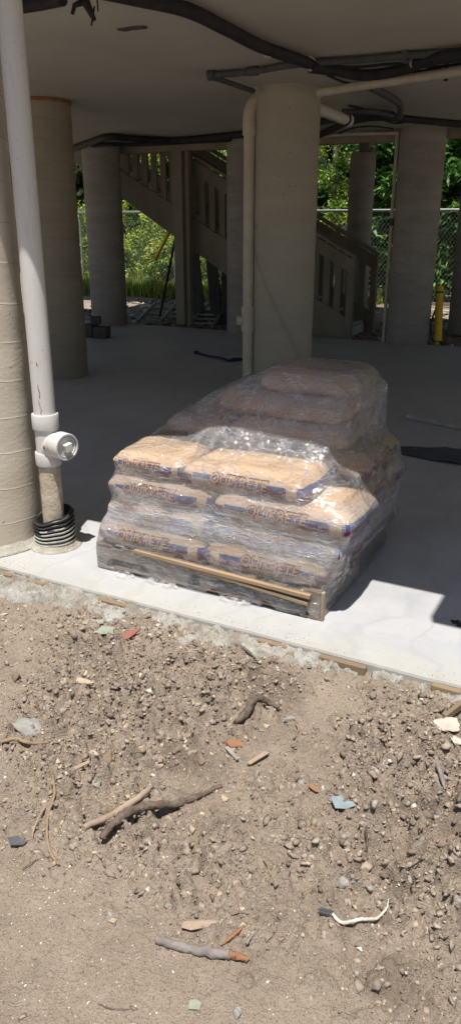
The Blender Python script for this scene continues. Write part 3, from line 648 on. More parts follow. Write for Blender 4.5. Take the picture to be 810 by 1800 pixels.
tag(MB().bar(st_a, st_b, .018, .03, bev=.003).build('wooden_stake', M_form), 'short brown wooden stake leaning above the white plaster chunk', 'stake')

# mortar spill along the slab edge
ux = np.arange(-3.6, .5, .008); vy = np.arange(2.28, 2.662, .008); UX, VY = np.meshgrid(ux, vy)
den = np.interp(ux, [-3.6, -3.0, -2.5, -2.15, -1.8, -1.55, -1.3, -.9, -.4, .5], [.30, .31, .27, .16, .13, .2, .17, .08, .07, .05])
d = (VY-(2.66-den[None, :]-fbm(UX, VY, 5, 4, 31)*.20-fbm(UX, VY, 26, 4, 32)*.13))
lump = np.abs(fbm(UX, VY, 13, 5, 33, .62))*.10+np.abs(fbm(UX, VY, 38, 3, 37))*.045
ZS = np.where(d > 0, -.050+np.clip(d, 0, .09)*.22+lump*np.clip(d/.02, 0, 1), -.13)
ZS = np.minimum(ZS, np.where(VY > 2.63, -.004, .03))
tag(link('mortar_spill', grid_mesh('mortar_spill', UX, VY, ZS), M_crust, smooth=True), kind='stuff', label='rough grey mortar spilled along the front edge of the slab')

# ------------------------------------------------------------------ slab
SU0, SU1, SV0, SV1 = -10.5, 3.0, 2.66, 11.36
n_e = 500; xs = np.linspace(SU0, SU1, n_e); fr = 2.66+fbm(xs, xs*0, 9, 4, 41)*.012
vs = []; fs = []
for i, x in enumerate(xs):
    vs += [(x, fr[i]+.004, 0), (x, SV1, 0), (x, fr[i], -.01), (x, fr[i], -.16), (x, SV1, -.16)]
for i in range(n_e-1):
    a, b = i*5, i*5+5
    fs += [(a, b, b+1, a+1), (a, a+2, b+2, b), (a+2, a+3, b+3, b+2), (a+1, b+1, b+4, a+4)]
tag(MB().add(vs, fs).build('concrete_slab', M_slab), kind='structure')
# grit on the slab near its edge
Vs, Fs, Ts = [], [], []; off = 0
for k in range(420):
    x = rng.uniform(-2.9, -.1); y = 2.675+abs(rng.normal(0, .035)) if k > 40 else 2.7+rng.uniform(0, .5); r = rng.uniform(.0008, .0024)
    if k > 40 and fbm(np.array(x), np.array(y), 4, 2, 77) < -.02: continue
    v, f = ICO[1]; n = (v+rng.normal(0, .15, v.shape))*r*np.array([1, 1, .6])+np.array([x, y, r*.4]); Vs.append(n); Fs.append(f+off); off += len(n)
    Ts.append(np.tile(pc[rng.choice(len(pal), p=pw)], (len(n), 1)))
tag(link('grit', tri_mesh('grit', np.concatenate(Vs), np.concatenate(Fs), np.concatenate(Ts)), M_gravel), kind='stuff', label='grit scattered on the slab edge')
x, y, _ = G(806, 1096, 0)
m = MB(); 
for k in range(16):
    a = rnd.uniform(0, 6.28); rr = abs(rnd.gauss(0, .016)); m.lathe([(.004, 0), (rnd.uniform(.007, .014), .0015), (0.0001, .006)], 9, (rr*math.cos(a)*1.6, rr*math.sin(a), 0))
tag(m.build('leaf_shadow_blob', M_blackp, loc=(x, y, .001)), 'small dark splotch standing in for a leaf shadow on the sunlit slab at the right edge', 'splotch')  # thin black discs laid down as a painted leaf shadow

# ------------------------------------------------------------------ columns
CZ = 2.85
def column(u, v, r, z1, mat, label, name='concrete_column', z0=-.02, seg=64):
    prof = []; nzs = 40
    for i in range(nzs+1):
        z = (z1-z0)*i/nzs; prof.append((r*(1+.004*math.sin(i*1.7+u)+.003*math.sin(i*.6)), z))
    m = MB().lathe(prof, seg); o = m.build(name, mat, loc=(u, v, z0), smooth=True); smooth_by_angle(o, 50)
    return tag(o, label, 'column')
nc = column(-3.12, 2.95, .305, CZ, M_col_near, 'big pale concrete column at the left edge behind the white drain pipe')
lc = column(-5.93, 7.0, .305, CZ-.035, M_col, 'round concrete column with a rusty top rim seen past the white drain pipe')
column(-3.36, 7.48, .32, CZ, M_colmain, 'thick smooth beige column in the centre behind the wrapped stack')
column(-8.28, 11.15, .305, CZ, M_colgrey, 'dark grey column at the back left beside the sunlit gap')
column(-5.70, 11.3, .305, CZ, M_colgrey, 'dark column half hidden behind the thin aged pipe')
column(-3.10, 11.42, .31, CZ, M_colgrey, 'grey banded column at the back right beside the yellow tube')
# collars where mortar piles round the feet
def collar(u, v, r, label):
    prof = [(r+.05, 0), (r+.03, .012), (r+.008, .03), (r, .05)]
    m = MB().lathe(prof, 64)
    m.v = [(x*(1+.03*noise.noise(Vector((x*9, y*9, z*20)))), y*(1+.03*noise.noise(Vector((x*9, y*9, 3)))), z) for x, y, z in m.v]
    return m
c_o = collar(0, 0, .303, '').build('mortar_skirt', M_skirt, nc, loc=(0, 0, .018), smooth=True)
# rusty rim on the left column
m = MB().lathe([(.27, 0), (.312, .0), (.316, .03), (.27, .034)], 48); m.build('rusty_rim', M_rust, lc, loc=(0, 0, CZ-.035+.02))
# outer row
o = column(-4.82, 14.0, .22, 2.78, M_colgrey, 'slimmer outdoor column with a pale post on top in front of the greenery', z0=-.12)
MB().box((.03, 0, 3.05), (.17, .17, .46)).build('post_stub', M_stairs, o); MB().box((.13, -.02, 2.86), (.12, .12, .2)).build('bracket', M_stairs, o)
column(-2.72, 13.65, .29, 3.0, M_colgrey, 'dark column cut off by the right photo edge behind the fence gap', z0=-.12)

# ------------------------------------------------------------------ house above
m = MB().box((-3.75, (2.61+11.7)/2, CZ+.15), (13.5, 11.7-2.61, .3)); ho = m.build('ceiling', M_ceil); tag(ho, kind='structure')
hb = empty('house', (-3.75, 7.2, 3.15), 'cream house storey carried on the columns above the slab', 'house')
def hp(name, c, d, mat): return MB().box((c[0]+3.75, c[1]-7.2, c[2]-3.15), d).build(name, mat, hb)
hp('wall', (-3.75, 7.2, 4.55), (13.4, 8.8, 2.79), M_wall); hp('roof', (-3.75, 7.2, 6.05), (14.2, 9.6, .2), M_stairs)
hp('balcony', (1.35, 2.455, 2.99), (3.38, .3, .2), M_ceil)
ub = MB().box((-3.75, 11.52, 2.785), (13.5, .14, .126)).build('rear_beam', M_beam); tag(ub, 'long beige beam across the rear edge of the ceiling', 'beam')
dk = empty('upper_deck', (-3.5, 13, 3.2), 'raised timber deck behind the house that shades the staircase', 'deck')
MB().box((0, .07, 0), (13, 2.72, .12)).build('deck_boards', M_beam, dk)
MB().box((-5.2, 2.4, 0), (9.4, 1.9, .12)).build('side_shade_deck', M_beam, dk)  # unseen side extension, added to keep the rear yard in shade
for k in range(2): MB().box((0, -.6+1.6*k, -.16), (13, .08, .18)).build('joist', M_beam, dk)

# ceiling flaw
x, y, z = G(231, 49, CZ-.002)
m = MB(); pts = [(-.05, -.01), (-.03, .012), (.0, .004), (.055, .012), (.05, -.008), (.01, -.014)]
m.add([(a*2.0, b*2.4, 0) for a, b in pts]+[(a*1.8, b*2.0, -.012) for a, b in pts], [tuple(reversed(range(6, 12)))]+[(i, i+6, (i+1) % 6+6, (i+1) % 6) for i in range(6)])
tag(m.build('peeling_plaster', M_dark, loc=(x, y, z)), 'small torn patch of ceiling plaster near the big black pipe', 'plaster flaw')

# ------------------------------------------------------------------ pipes
def pipe(name, ctl, r, mat, label, cat='pipe', n=8, seg=14, parent=None, curve=True):
    p = spline(ctl, n) if curve and len(ctl) > 2 else ctl
    o = MB().tube(p, r, seg).build(name, mat, parent, smooth=True); smooth_by_angle(o, 50)
    return tag(o, label, cat) if label else o
zc = CZ-.05
def C(*a, z=zc): return [G(px, py, z) for px, py in a]
pipe('insulated_pipe', C((150, -22), (245, -2), (330, 18), (400, 52), (460, 82), (520, 103), (560, 119)), .040, M_black, 'thick black insulated pipe sweeping across the ceiling from the top left')
ip = pipe('insulated_pipe', C((545, 118), (590, 124), (640, 132), (700, 124), (760, 104), (860, 92), z=zc-.02), .042, M_black, 'sagging black insulated pipe right of the centre column')
for (px, py) in ((270, 8), (525, 104)):
    pass
pipe('insulated_pipe', C((-20, 18), (60, 6), (110, -4)), .04, M_black, 'stub of black insulated pipe at the top left corner')
t = pipe('iron_pipe', C((370, 132), (440, 126), (520, 113), (640, 104), (710, 98), (860, 86), z=zc+.015), .026, M_dkgrey, 'thin dark iron pipe under the ceiling crossing over the centre column')
e = Vector(G(372, 132, zc+.015)); MB().tube([e+Vector((-.03, .0, 0)), e+Vector((.03, 0, 0))], .042, 12).build('end_fitting', M_dkgrey, t)
e = Vector(G(444, 125, zc+.015)); MB().tube([e+Vector((-.04, .0, 0)), e+Vector((.05, 0, 0))], .036, 12).build('joint', M_dkgrey, t)
e = Vector(G(712, 97, zc+.02)); MB().box(e, (.05, .08, .10), bev=.006).build('clamp', M_dkgrey, t)
pipe('iron_pipe', C((372, 135), (410, 148), (445, 160)), .022, M_dkgrey, 'short dark iron pipe angled back towards the aged plastic elbow')
t = pipe('drain_pipe', C((560, 163), (640, 150), (720, 138), (860, 118), z=zc-.06), .036, M_pvcold, 'beige drain pipe running right from behind the centre column', curve=False)
for q in ((783, 131),):
    e = Vector(G(*q, zc-.06)); MB().tube([e+Vector((-.015, -.003, 0)), e+Vector((.015, .003, 0))], .045, 16).build('hanger_strap', M_black, t)
    MB().box(e+Vector((0, 0, .06)), (.03, .006, .12)).build('hanger_strap', M_black, t)
# short white pipe with coupling behind the centre column
a, b = Vector(G(545, 186, zc-.08)), Vector(G(612, 212, zc-.08))
t = pipe('drain_pipe', [a, b], .056, M_pvc, 'short wide white drain pipe poking out right of the centre column')
dd = (b-a).normalized(); MB().tube([b-dd*.12, b-dd*.02], .068, 18).build('coupling', M_pvc, t)
MB().tube([b-dd*.14, b-dd*.12], .070, 18).build('hose_clamp', M_black, t)
pipe('iron_pipe', C((600, 196), (650, 196), (690, 201), z=zc-.02), .03, M_dkgrey, 'stubby iron pipe fitting right of the short white drain pipe')
pipe('drain_pipe', C((650, 152), (680, 168), (702, 184), (702, 205), z=zc-.02), .034, M_dkgrey, 'dark bent pipe coming down from the beige drain pipe', n=4)
pipe('insulated_pipe', C((560, 238), (590, 224), (620, 212), (670, 206), (740, 212), (850, 222), z=zc+.01), .04, M_black, 'black insulated pipe at the back right over the rear column')
pipe('insulated_pipe', C((560, 215), (600, 207), (660, 200), (700, 207), z=zc+.015), .04, M_black, 'short black insulated pipe above the other one at the back right')
pipe('insulated_pipe', C((125, 262), (160, 250), (190, 241), (230, 243), (300, 247), (360, 243), (440, 235), (500, 232), z=zc), .046, M_black, 'long sagging black insulated pipe above the dark staircase')
pipe('insulated_pipe', C((125, 264), (180, 254), (240, 254), (320, 250), (440, 244), z=zc-.0), .03, M_black, 'thinner black pipe slung under the long sagging one')
pipe('drain_pipe', C((565, 240), (610, 236), (700, 234), z=2.79), .022, M_pvcold, 'thin beige pipe running along the rear beam')
x, y, _ = G(684, 604, 0)
x, y = -3.42, 11.30
t = pipe('drain_pipe', [(x, y, 2.84), (x, y, -.02)], .026, M_pvcold, 'slim beige vertical pipe on the left side of the rear right column')
MB().tube([(x, y, 1.62), (x, y, 1.72)], .036, 14).build('coupling', M_dkgrey, t)
for i, (pts_, lb) in enumerate(((((556, 112), (620, 118), (700, 112), (760, 118), (860, 104)), 'thin black cable looping beside the sagging insulated pipe'), (((575, 132), (610, 146), (660, 150), (720, 128), (800, 122), (860, 126)), 'thin black cable drooping below the sagging insulated pipe'),
        (((612, 186), (640, 192), (662, 206), (690, 216), (720, 214)), 'tangled thin black cable at the back of the ceiling'), (((575, 246), (610, 228), (650, 222), (690, 226)), 'thin dark cable bending along the rear beam'),
        (((280, -5), (360, 40), (450, 88), (520, 112)), 'thin cable clipped beside the thick sweeping insulated pipe'), (((128, 270), (134, 300), (132, 330)), 'loose cable end hanging at the back left'))):
    pipe('black_cable', C(*pts_, z=zc+.005), .011, M_black, lb, 'cable', seg=8)
for (px, py) in ((470, 88), (545, 112), (728, 108)):
    e = Vector(G(px, py, zc)); o = MB().lathe([(.050, -.006), (.052, 0), (.050, .006)], 20, (0, 0, 0), (.8, -.5, 0)); o.box((0, 0, .045), (.02, .006, .05)); tag(o.build('pipe_strap', M_pvcold, loc=e), {470: 'pale strap holding the thick sweeping pipe left of the centre column', 545: 'pale strap over the pipes above the centre column', 728: 'pale strap on the pipes right of the centre column'}[px], 'strap')
# aged vertical pipe of centre column
x, y = -3.62, 7.22
t = pipe('drain_pipe', [(x, y, 0), (x, y, 2.55)], .054, M_pvcold, 'aged cream drain pipe standing against the left of the centre column')
MB().tube(spline([(x, y, 2.50), (x, y, 2.62), (x+.03, y+.03, 2.72), (x+.12, y+.12, 2.77), (x+.3, y+.3, 2.77)], 4), .06, 16).build('elbow', M_pvcold, t)
MB().tube([(x, y, 2.44), (x, y, 2.56)], .066, 18).build('coupling', M_pvcold, t)
for z0, z1 in ((.80, .87), (.62, .68)): MB().tube([(x, y, z0), (x, y, z1)], .068, 18).build('coupling', M_pvcold, t)
MB().tube([(x, y, .67), (x, y, .81)], .061, 18).build('cleanout_body', M_pvcold, t)
MB().tube([(x-.03, y-.02, .73), (x-.10, y-.06, .73)], [.045, .05], 16).build('cleanout_cap', M_pvcold, t)
# hanging cable clips near the top left
p0 = Vector(G(150, 2, zc)); m = MB()
m.tube([p0+Vector((0, 0, .03)), p0+Vector((.03, -.03, -.02)), p0+Vector((.07, -.02, -.10))], [.02, .024, .012], 8)
m.tube([p0, p0+Vector((-.05, -.03, -.02)), p0+Vector((-.07, -.03, -.06))], [.02, .014, .01], 8); m.tube([p0+Vector((.06, 0, -.03)), p0+Vector((.04, -.01, -.12))], .005, 6)
m.tube([p0+Vector((.08, 0, .03)), p0+Vector((.09, -.01, -.06))], .004, 6)
tag(m.build('pipe_hanger', M_black), 'black hanger scrap dangling below the ceiling at the top left', 'hanger')

# ------------------------------------------------------------------ foreground drain stack
PX, PY = -2.70, 3.03
dr = empty('drain_stack', (PX, PY, 0), 'tall white drain pipe with a capped side cleanout rising from a black ribbed sleeve', 'drain pipe')
def rel(m, name, mat, parent=dr): o = m.build(name, mat, parent, smooth=True); return smooth_by_angle(o, 35)
rel(MB().lathe([(.057, .72), (.057, CZ-.001)], 48), 'upper_pipe', M_pvc)
rel(MB().lathe([(.0585, .66), (.068, .66), (.0705, .668), (.0705, .735), (.068, .742), (.0585, .742)], 48), 'upper_collar', M_pvc)
m = MB()
prof = [(.060, .50), (.060, .67)]; m.lathe(prof, 48); rel(m, 'tee_body', M_pvc)
m = MB(); ax = Vector((.97, -.24, .0)).normalized(); bc = Vector((0, 0, .585))
ctl = spline([bc+Vector((0, 0, -.06))+ax*.0, bc+ax*.035+Vector((0, 0, -.02)), bc+ax*.07+Vector((0, 0, .004)), bc+ax*.11+Vector((0, 0, .006))], 5)
m.tube(ctl, [.045, .052, .056, .058, .058, .058, .058, .058, .058, .058, .058, .058, .058, .058, .058, .058][:len(ctl)], 36); br_ = rel(m, 'branch', M_pvc)
hub = MB().lathe([(.062, 0), (.0695, .0), (.0715, .006), (.0715, .064), (.069, .07), (.062, .07), (.061, .052)], 48, tuple(bc+ax*.105+Vector((0, 0, .006))), ax)
ho_ = rel(hub, 'branch_hub', M_pvc, br_)
cp = MB().lathe([(.0, .0), (.060, .0), (.060, .006), (.052, .009), (.050, .004), (.0001, .004)], 40, tuple(bc+ax*.160+Vector((0, 0, .006))), ax); rel(cp, 'cleanout_plug', M_pvc, br_)
q = Vector((1, 0, 0)).rotation_difference(ax).to_matrix() @ Matrix.Rotation(R(12), 3, 'X')
MB().box(bc+ax*.178+Vector((0, 0, .006)), (.034, .044, .044), q, bev=.004).build('plug_nut', M_pvc, br_)
rel(MB().lathe([(.0585, .465), (.067, .465), (.0695, .472), (.0695, .53), (.067, .537), (.0585, .537)], 48), 'lower_collar', M_pvc)
# crusted lower pipe
m = MB().lathe([(.0575, .0+.006*i) for i in range(0, 79)], 64)
m.v = [(x*(1+k), y*(1+k), z) for x, y, z in m.v for k in [max(0, noise.noise(Vector((x*30, y*30, z*22)))*.03+noise.noise(Vector((x*90, y*90, z*70)))*.015)*(1 if z < .44 else .3)]]
rel(m, 'lower_pipe', M_pvccrust)
# ribbed sleeve
prof = []; H_ = .182; nr = 8
for i in range(nr):
    z = i*H_/nr; s = H_/nr
    prof += [(.098, z+.02*s), (.110, z+.18*s), (.113, z+.4*s), (.110, z+.68*s), (.098, z+.84*s)]
prof += [(.104, H_), (.097, H_), (.090, H_-.01), (.090, .0)]
m = MB(); m.lathe(prof, 72)
def tilt_rim(v):
    x, y, z = v; a = math.atan2(y, x)
    return (x, y, z*(1+.14*math.cos(a-.9)+.02*math.sin(a*5)))
m.v = [tilt_rim(v) for v in m.v]; sl = m.build('ribbed_sleeve', [M_blackp, M_mort], dr, smooth=True)
for p in sl.data.polygons:
    c = p.center; a = math.atan2(c.y, c.x); rr = math.hypot(c.x, c.y)
    if rr > .104 and c.z < .05+.085*(0.5+.5*math.cos(a+.35))+noise.noise(Vector((a*2.2, c.z*25, 1)))*.045: p.material_index = 1
smooth_by_angle(sl, 60)
m = collar(0, 0, .105, ''); m.build('mortar_skirt', M_skirt, dr, loc=(0, 0, -.006), smooth=True)
# rust drips on the pipe
def on_pipe(a, z, r=.0585): return Vector((r*math.cos(a), r*math.sin(a), z))
a0 = R(-68)
def drip(a, z0, z1, w):
    m = MB(); n = 14; L = []; Rr = []
    for i in range(n+1):
        z = z0+(z1-z0)*i/n; aa = a+math.sin(z*90)*.05+rnd.uniform(-.02, .02); ww = w*(.4+.6*math.sin(math.pi*i/n))*rnd.uniform(.6, 1.2)
        L.append(on_pipe(aa-ww, z, .0582)); Rr.append(on_pipe(aa+ww, z, .0582))
    n0 = len(m.v); m.v += [tuple(p) for p in L]+[tuple(p) for p in Rr]; k = len(L)
    for i in range(k-1): m.f.append((n0+i, n0+k+i, n0+k+i+1, n0+i+1)); m.mi.append(0)
    m.build('rust_drip', M_rust, dr)
drip(a0, .83, .905, .05); drip(a0-.06, .775, .83, .03); drip(a0+.05, .745, .78, .03); drip(a0, .995, 1.015, .06)
e = bc+ax*.04+Vector((0, -.056, -.005)); MB().lathe([(.0001, .0), (.011, .002), (.009, .006), (.0001, .009)], 10, tuple(e), (.3, -1, .3)).build('rust_spot', M_rust, dr)

# ------------------------------------------------------------------ pallet
PU0, PU1, PV0, PV1 = -2.31, -1.08, 2.89, 3.91
pt = empty('pallet', ((PU0+PU1)/2, (PV0+PV1)/2, 0), 'weathered wooden pallet with a gap toothed front carrying the wrapped bags', 'pallet')
def pp(name, u0, u1, v0, v1, z0, z1, mat=M_pallet, rot=None):
    c = ((u0+u1)/2-(PU0+PU1)/2, (v0+v1)/2-(PV0+PV1)/2, (z0+z1)/2)
    return MB().box(c, (u1-u0, v1-v0, z1-z0), rot, bev=.003).build(name, mat, pt)
for k in range(3):                       # stringers run front to back? here along the front edge
    v = PV0+.002+k*(PV1-PV0-.044)/2
    m = MB(); c0 = ((PU0+PU1)/2, (PV0+PV1)/2)
    # notched stringer drawn as an outline
    W_ = PU1-PU0; zt, zb = .125, .016; no = [(0, zb), (.06, zb), (.065, .045), (.09, .068), (.30, .068), (.32, .045), (.325, zb), (.54, zb), (.545, .05), (.56, .088), (.61, .088), (.615, zb), (.67, zb), (.675, .05), (.70, .088), (1.15, .088), (1.17, .05), (1.175, zb), (W_, zb), (W_, zt), (0, zt)]
    n = len(no); vs = [(a+PU0-c0[0], v-c0[1], b) for a, b in no]+[(a+PU0-c0[0], v+.038-c0[1], b) for a, b in no]
    m.add(vs, [tuple(range(n)), tuple(reversed(range(n, 2*n)))]+[(i, i+n, (i+1) % n+n, (i+1) % n) for i in range(n)])
    m.build('stringer', M_palletgrey, pt)
for k in range(8):
    u = PU0+k*(PU1-PU0-.095)/7; pp('deck_board', u, u+.095, PV0, PV1, .1255, .141)
for k in range(4):
    u = PU0+k*(PU1-PU0-.095)/3; pp('bottom_board', u, u+.095, PV0, PV1, .0005, .0155, M_palletgrey)
pp('bottom_rail', PU0+.1, PU1-.10, PV0+.001, PV0+.06, .0158, .030)
pp('end_board', PU1+.001, PU1+.017, PV0+.0, PV0+.022, .0, .142, M_palletgrey)
# loose slats resting under the front bags
for (a, b, h, rise, lb) in ((-2.06, -1.09, .010, -.014, 'long orange board wedged under the front edge of the bags'), (-1.74, -1.10, .009, -.052, 'shorter orange board just below the long wedged one')):
    A = Vector((a, PV0-.012, .150 if rise > -.02 else .131)); B = Vector((b-.03, PV0-.014, .146+rise-.012))
    tag(MB().bar(A, B, (.030 if rise > -.02 else .022), h*1.9, bev=.002).build('loose_board', M_loose), lb, 'board')

# ------------------------------------------------------------------ bags
SOLIDS = []
def bag_mesh(lx, ly, lz, seed, sag=0.0):
    nx, ny, nz_ = 26, 18, 7; vs = []; fs = []; idx = {}
    def vert(i, j, k):
        if (i, j, k) in idx: return idx[(i, j, k)]
        x, y, z = 2*i/nx-1, 2*j/ny-1, 2*k/nz_-1
        px, py = abs(x), abs(y)
        prof = (max(0, 1-px**9)**.45)*(max(0, 1-py**8)**.45)
        zz = z*(.52+.48*prof)
        rx = 1-.05*(abs(z)**3)-.04*py**6; ry = 1-.07*(abs(z)**3)-.06*px**6
        X, Y, Z = x*rx*lx/2, y*ry*ly/2, zz*lz/2
        q = Vector((X*7+seed*3.7, Y*7, Z*9)); d = noise.noise(q)*.012+noise.noise(q*2.6)*.005
        e = Vector((x*.4, y*.4, z)).normalized()
        P = Vector((X, Y, Z))+e*d
        idx[(i, j, k)] = len(vs); vs.append(P); return idx[(i, j, k)]
    for i in range(nx):
        for j in range(ny):
            fs.append((vert(i, j, nz_), vert(i+1, j, nz_), vert(i+1, j+1, nz_), vert(i, j+1, nz_)))
            fs.append((vert(i, j, 0), vert(i, j+1, 0), vert(i+1, j+1, 0), vert(i+1, j, 0)))
    for i in range(nx):
        for k in range(nz_):
            fs.append((vert(i, 0, k), vert(i+1, 0, k), vert(i+1, 0, k+1), vert(i, 0, k+1)))
            fs.append((vert(i, ny, k), vert(i, ny, k+1), vert(i+1, ny, k+1), vert(i+1, ny, k)))
    for j in range(ny):
        for k in range(nz_):
            fs.append((vert(0, j, k), vert(0, j, k+1), vert(0, j+1, k+1), vert(0, j+1, k)))
            fs.append((vert(nx, j, k), vert(nx, j+1, k), vert(nx, j+1, k+1), vert(nx, j, k+1)))
    return vs, fs
def text_geo(s, size, offset=0, shear=.0, space=1.0):
    cu = bpy.data.curves.new('t', 'FONT'); cu.body = s; cu.size = size; cu.align_x = 'CENTER'; cu.align_y = 'CENTER'; cu.offset = offset; cu.shear = shear; cu.resolution_u = 2; cu.space_character = space
    ob = bpy.data.objects.new('t', cu); COL.objects.link(ob); bpy.context.view_layer.update()
    me = ob.to_mesh(); bm = bmesh.new(); bm.from_mesh(me); ob.to_mesh_clear()
    bmesh.ops.triangulate(bm, faces=bm.faces[:]); bmesh.ops.subdivide_edges(bm, edges=[e for e in bm.edges if e.calc_length() > .012], cuts=1)
    bm.verts.index_update(); v = [p.co.copy() for p in bm.verts]; f = [[q.index for q in p.verts] for p in bm.faces]; bm.free()
    bpy.data.objects.remove(ob); bpy.data.curves.remove(cu); return v, f
TXT = {'out': text_geo('QUIKRETE', .062, .0050, .12, 1.02), 'in': text_geo('QUIKRETE', .062, .0006, .12, 1.02), 'st': text_geo('STUCCO', .030, .0008, 0, 1.1),
       'sm': text_geo('BASE COAT', .016, .0002, 0, 1.1), 'no': text_geo('80 LB  36.2 KG', .018, .0003, 0, 1.05)}
MB_ = {}
GRP = 'paper bags of stucco mix stacked on the pallet'
M_kraft = simple('plain_kraft_paper', (.50, .36, .24), (.41, .29, .19), 5, .8, .5, .012, .2, fine=14)
def bag(u, v, z, lx, ly, lz, label, rz=0, seed=0, pitch=0, roll=0, logo=True, mirror=False, lox=-.10):
    key = (round(lx, 2), round(lz, 3), mirror)
    if key not in MB_: MB_[key] = bag_mat('bag_paper', lx, lz, mirror)
    vs, fs = bag_mesh(lx, ly, lz, seed)
    o = MB().add(vs, fs).build('cement_bag', MB_[key] if seed < 20 else M_kraft, loc=(u, v, z), smooth=True); o.rotation_euler = (roll, pitch, rz)
    tag(o, label, 'bag', GRP)
    M_ = Matrix.Translation((u, v, z)) @ o.rotation_euler.to_matrix().to_4x4()
    SOLIDS.append(([M_ @ Vector(q) for q in vs], fs))
    if logo:
        bv = BVHTree.FromPolygons(vs, fs)
        def put(name, geo, x0, z0, mat, lift):
            gv, gf = geo; out = []
            for p in gv:
                x, zz = x0+p.x, z0+p.y
                h = bv.ray_cast(Vector((x, -1, zz)), Vector((0, 1, 0)))
                yv = h[0].y if h[0] is not None else -ly/2
                out.append((x, yv-lift, zz))
            return MB().add(out, gf).build(name, mat, o)
        x0 = lox*lx; k = 1.0*min(1, lx/.56)
        def sc(g_, s): return ([p*s for p in g_[0]], g_[1])
        bo = put('brand_outline', sc(TXT['out'], k), x0, .012, M_ink, .0012); bl = put('brand_lettering', sc(TXT['in'], k), x0, .012, M_inko, .0022); bl.parent = bo
        put('product_lettering', sc(TXT['st'], k), x0+.01, -.026, M_inkfade, .0014)
    return o
LZ = .122; Z0 = .141
def lz(k): return Z0+LZ*(k+.5)
# front row, four layers
bag(-1.985, 3.10, lz(0), .63, .44, .138, 'bottom left bag of the front row with a clear orange logo', seed=1, lox=-.06)
bag(-1.37, 3.11, lz(0), .62, .44, .138, 'bottom right bag of the front row above the wedged orange boards', seed=2, rz=.01, lox=.05, mirror=True)
bag(-1.955, 3.12, lz(1), .60, .43, .138, 'second layer left bag of the front row veiled by milky film', seed=3, rz=-.01, lox=-.1)
bag(-1.33, 3.13, lz(1), .66, .44, .138, 'second layer right bag of the front row sticking out to the right', seed=4, lox=-.02)
bag(-1.95, 3.13, lz(2), .61, .43, .138, 'third layer left bag of the front row with its logo half veiled', seed=5, rz=.02, lox=-.08)
bag(-1.30, 3.12, lz(2), .68, .44, .138, 'third layer right bag of the front row with a bright glint beside its end', seed=6, rz=-.01, lox=-.02)
bag(-2.02, 3.18, lz(3), .40, .50, .132, 'short left bag of the top front layer', seed=7, rz=.02, lox=-.08)
bag(-1.50, 3.15, lz(3), .63, .44, .134, 'long top front bag with maroon blocks either side of its logo', seed=8, rz=-.015, roll=.02, lox=-.02)
# rear right bags, turned
RZ = R(90)
for k, lb in enumerate(('bottom bag of the rear right corner with its side facing right', 'second bag up at the rear right corner', 'third bag up at the rear right corner', 'fourth bag up at the rear right corner, topmost of its stack')):
    bag(-1.26+.03*(k == 2), 3.63, lz(k), .62, .44, .136, lb, rz=RZ+.02*(k-1.5), seed=10+k, logo=(k > 0))
bag(-1.70, 3.64, lz(3), .62, .42, .136, 'fourth layer middle bag of the rear row under the raised pile', rz=RZ, seed=20, logo=False)
bag(-2.10, 3.66, lz(3), .58, .38, .136, 'fourth layer left bag of the rear row', rz=RZ, seed=21, logo=False)
# raised pile
bag(-1.49, 3.63, lz(4), .64, .48, .136, 'lower bag of the raised pile at the back seen through dark film', rz=.03, seed=22, logo=False)
bag(-1.98, 3.62, lz(4)-.01, .60, .34, .12, 'bag lying lower left of the raised pile under the dark film', rz=RZ, seed=23, logo=False)
bag(-1.54, 3.65, lz(5)-.002, .70, .46, .134, 'middle bag of the raised pile at the back', rz=-.04, seed=24, logo=False)
bag(-1.43, 3.68, lz(6)-.006, .52, .42, .125, 'topmost bag of the whole stack under the peak of the film', rz=.06, seed=25, logo=False)

# ------------------------------------------------------------------ stretch film draped over everything
def hull(points):
    bm = bmesh.new()
    for p in points: bm.verts.new(p)
    bmesh.ops.convex_hull(bm, input=bm.verts[:]); bm.verts.index_update(); bm.faces.index_update()
    loose = [v for v in bm.verts if not v.link_faces]
    for v in loose: bm.verts.remove(v)
    bm.verts.index_update(); vs = [v.co.copy() for v in bm.verts]; fs = [[v.index for v in f.verts] for f in bm.faces]; bm.free(); return vs, fs
def boxpts(u0, u1, v0, v1, z0, z1): return [(a, b, c) for a in (u0, u1) for b in (v0, v1) for c in (z0, z1)]
top3 = Z0+LZ*4
film_solids = list(SOLIDS)
film_solids.append(hull(boxpts(PU0-.004, PU1+.004, PV0-.004, PV1+.004, .0, .14)))
film_solids.append(hull(boxpts(-2.21, -1.05, 3.0, 3.90, .12, top3-.03)))
# tent from front top edge up to the peak
film_solids.append(hull([(-2.26, 3.46, top3-.01), (-2.24, 3.90, top3+.02), (-1.92, 3.42, .85), (-1.88, 3.88, .895), (-1.18, 3.40, .92), (-1.13, 3.88, .895), (-1.60, 3.44, .985), (-1.30, 3.44, .985), (-1.56, 3.86, 1.0), (-1.26, 3.86, .995), (-1.20, 3.16, top3+.02), (-1.80, 3.12, top3+.03), (-1.85, 3.35, .3), (-1.13, 3.86, .3), (-1.13, 3.4, .3), (-2.2, 3.84, .3)]))
film_solids.append(hull([(PU0, PV0-.002, .14), (PU1+.0, PV0-.002, .14), (-2.28, 2.90, .27), (-1.02, 2.93, .50), (-1.02, 3.8, .5), (PU1, PV1, .14), (-2.2, 3.8, .3)]))
VV, FF = [], []
for vs, fs in film_solids:
    n = len(VV); VV += [Vector(v) for v in vs]; FF += [[i+n for i in f] for f in fs]
bvh = BVHTree.FromPolygons(VV, FF)
CEN = Vector((-1.62, 3.50, .34)); NT, NP = 620, 240
Rg = np.zeros((NP, NT)); phis = np.linspace(R(-34), R(90), NP)
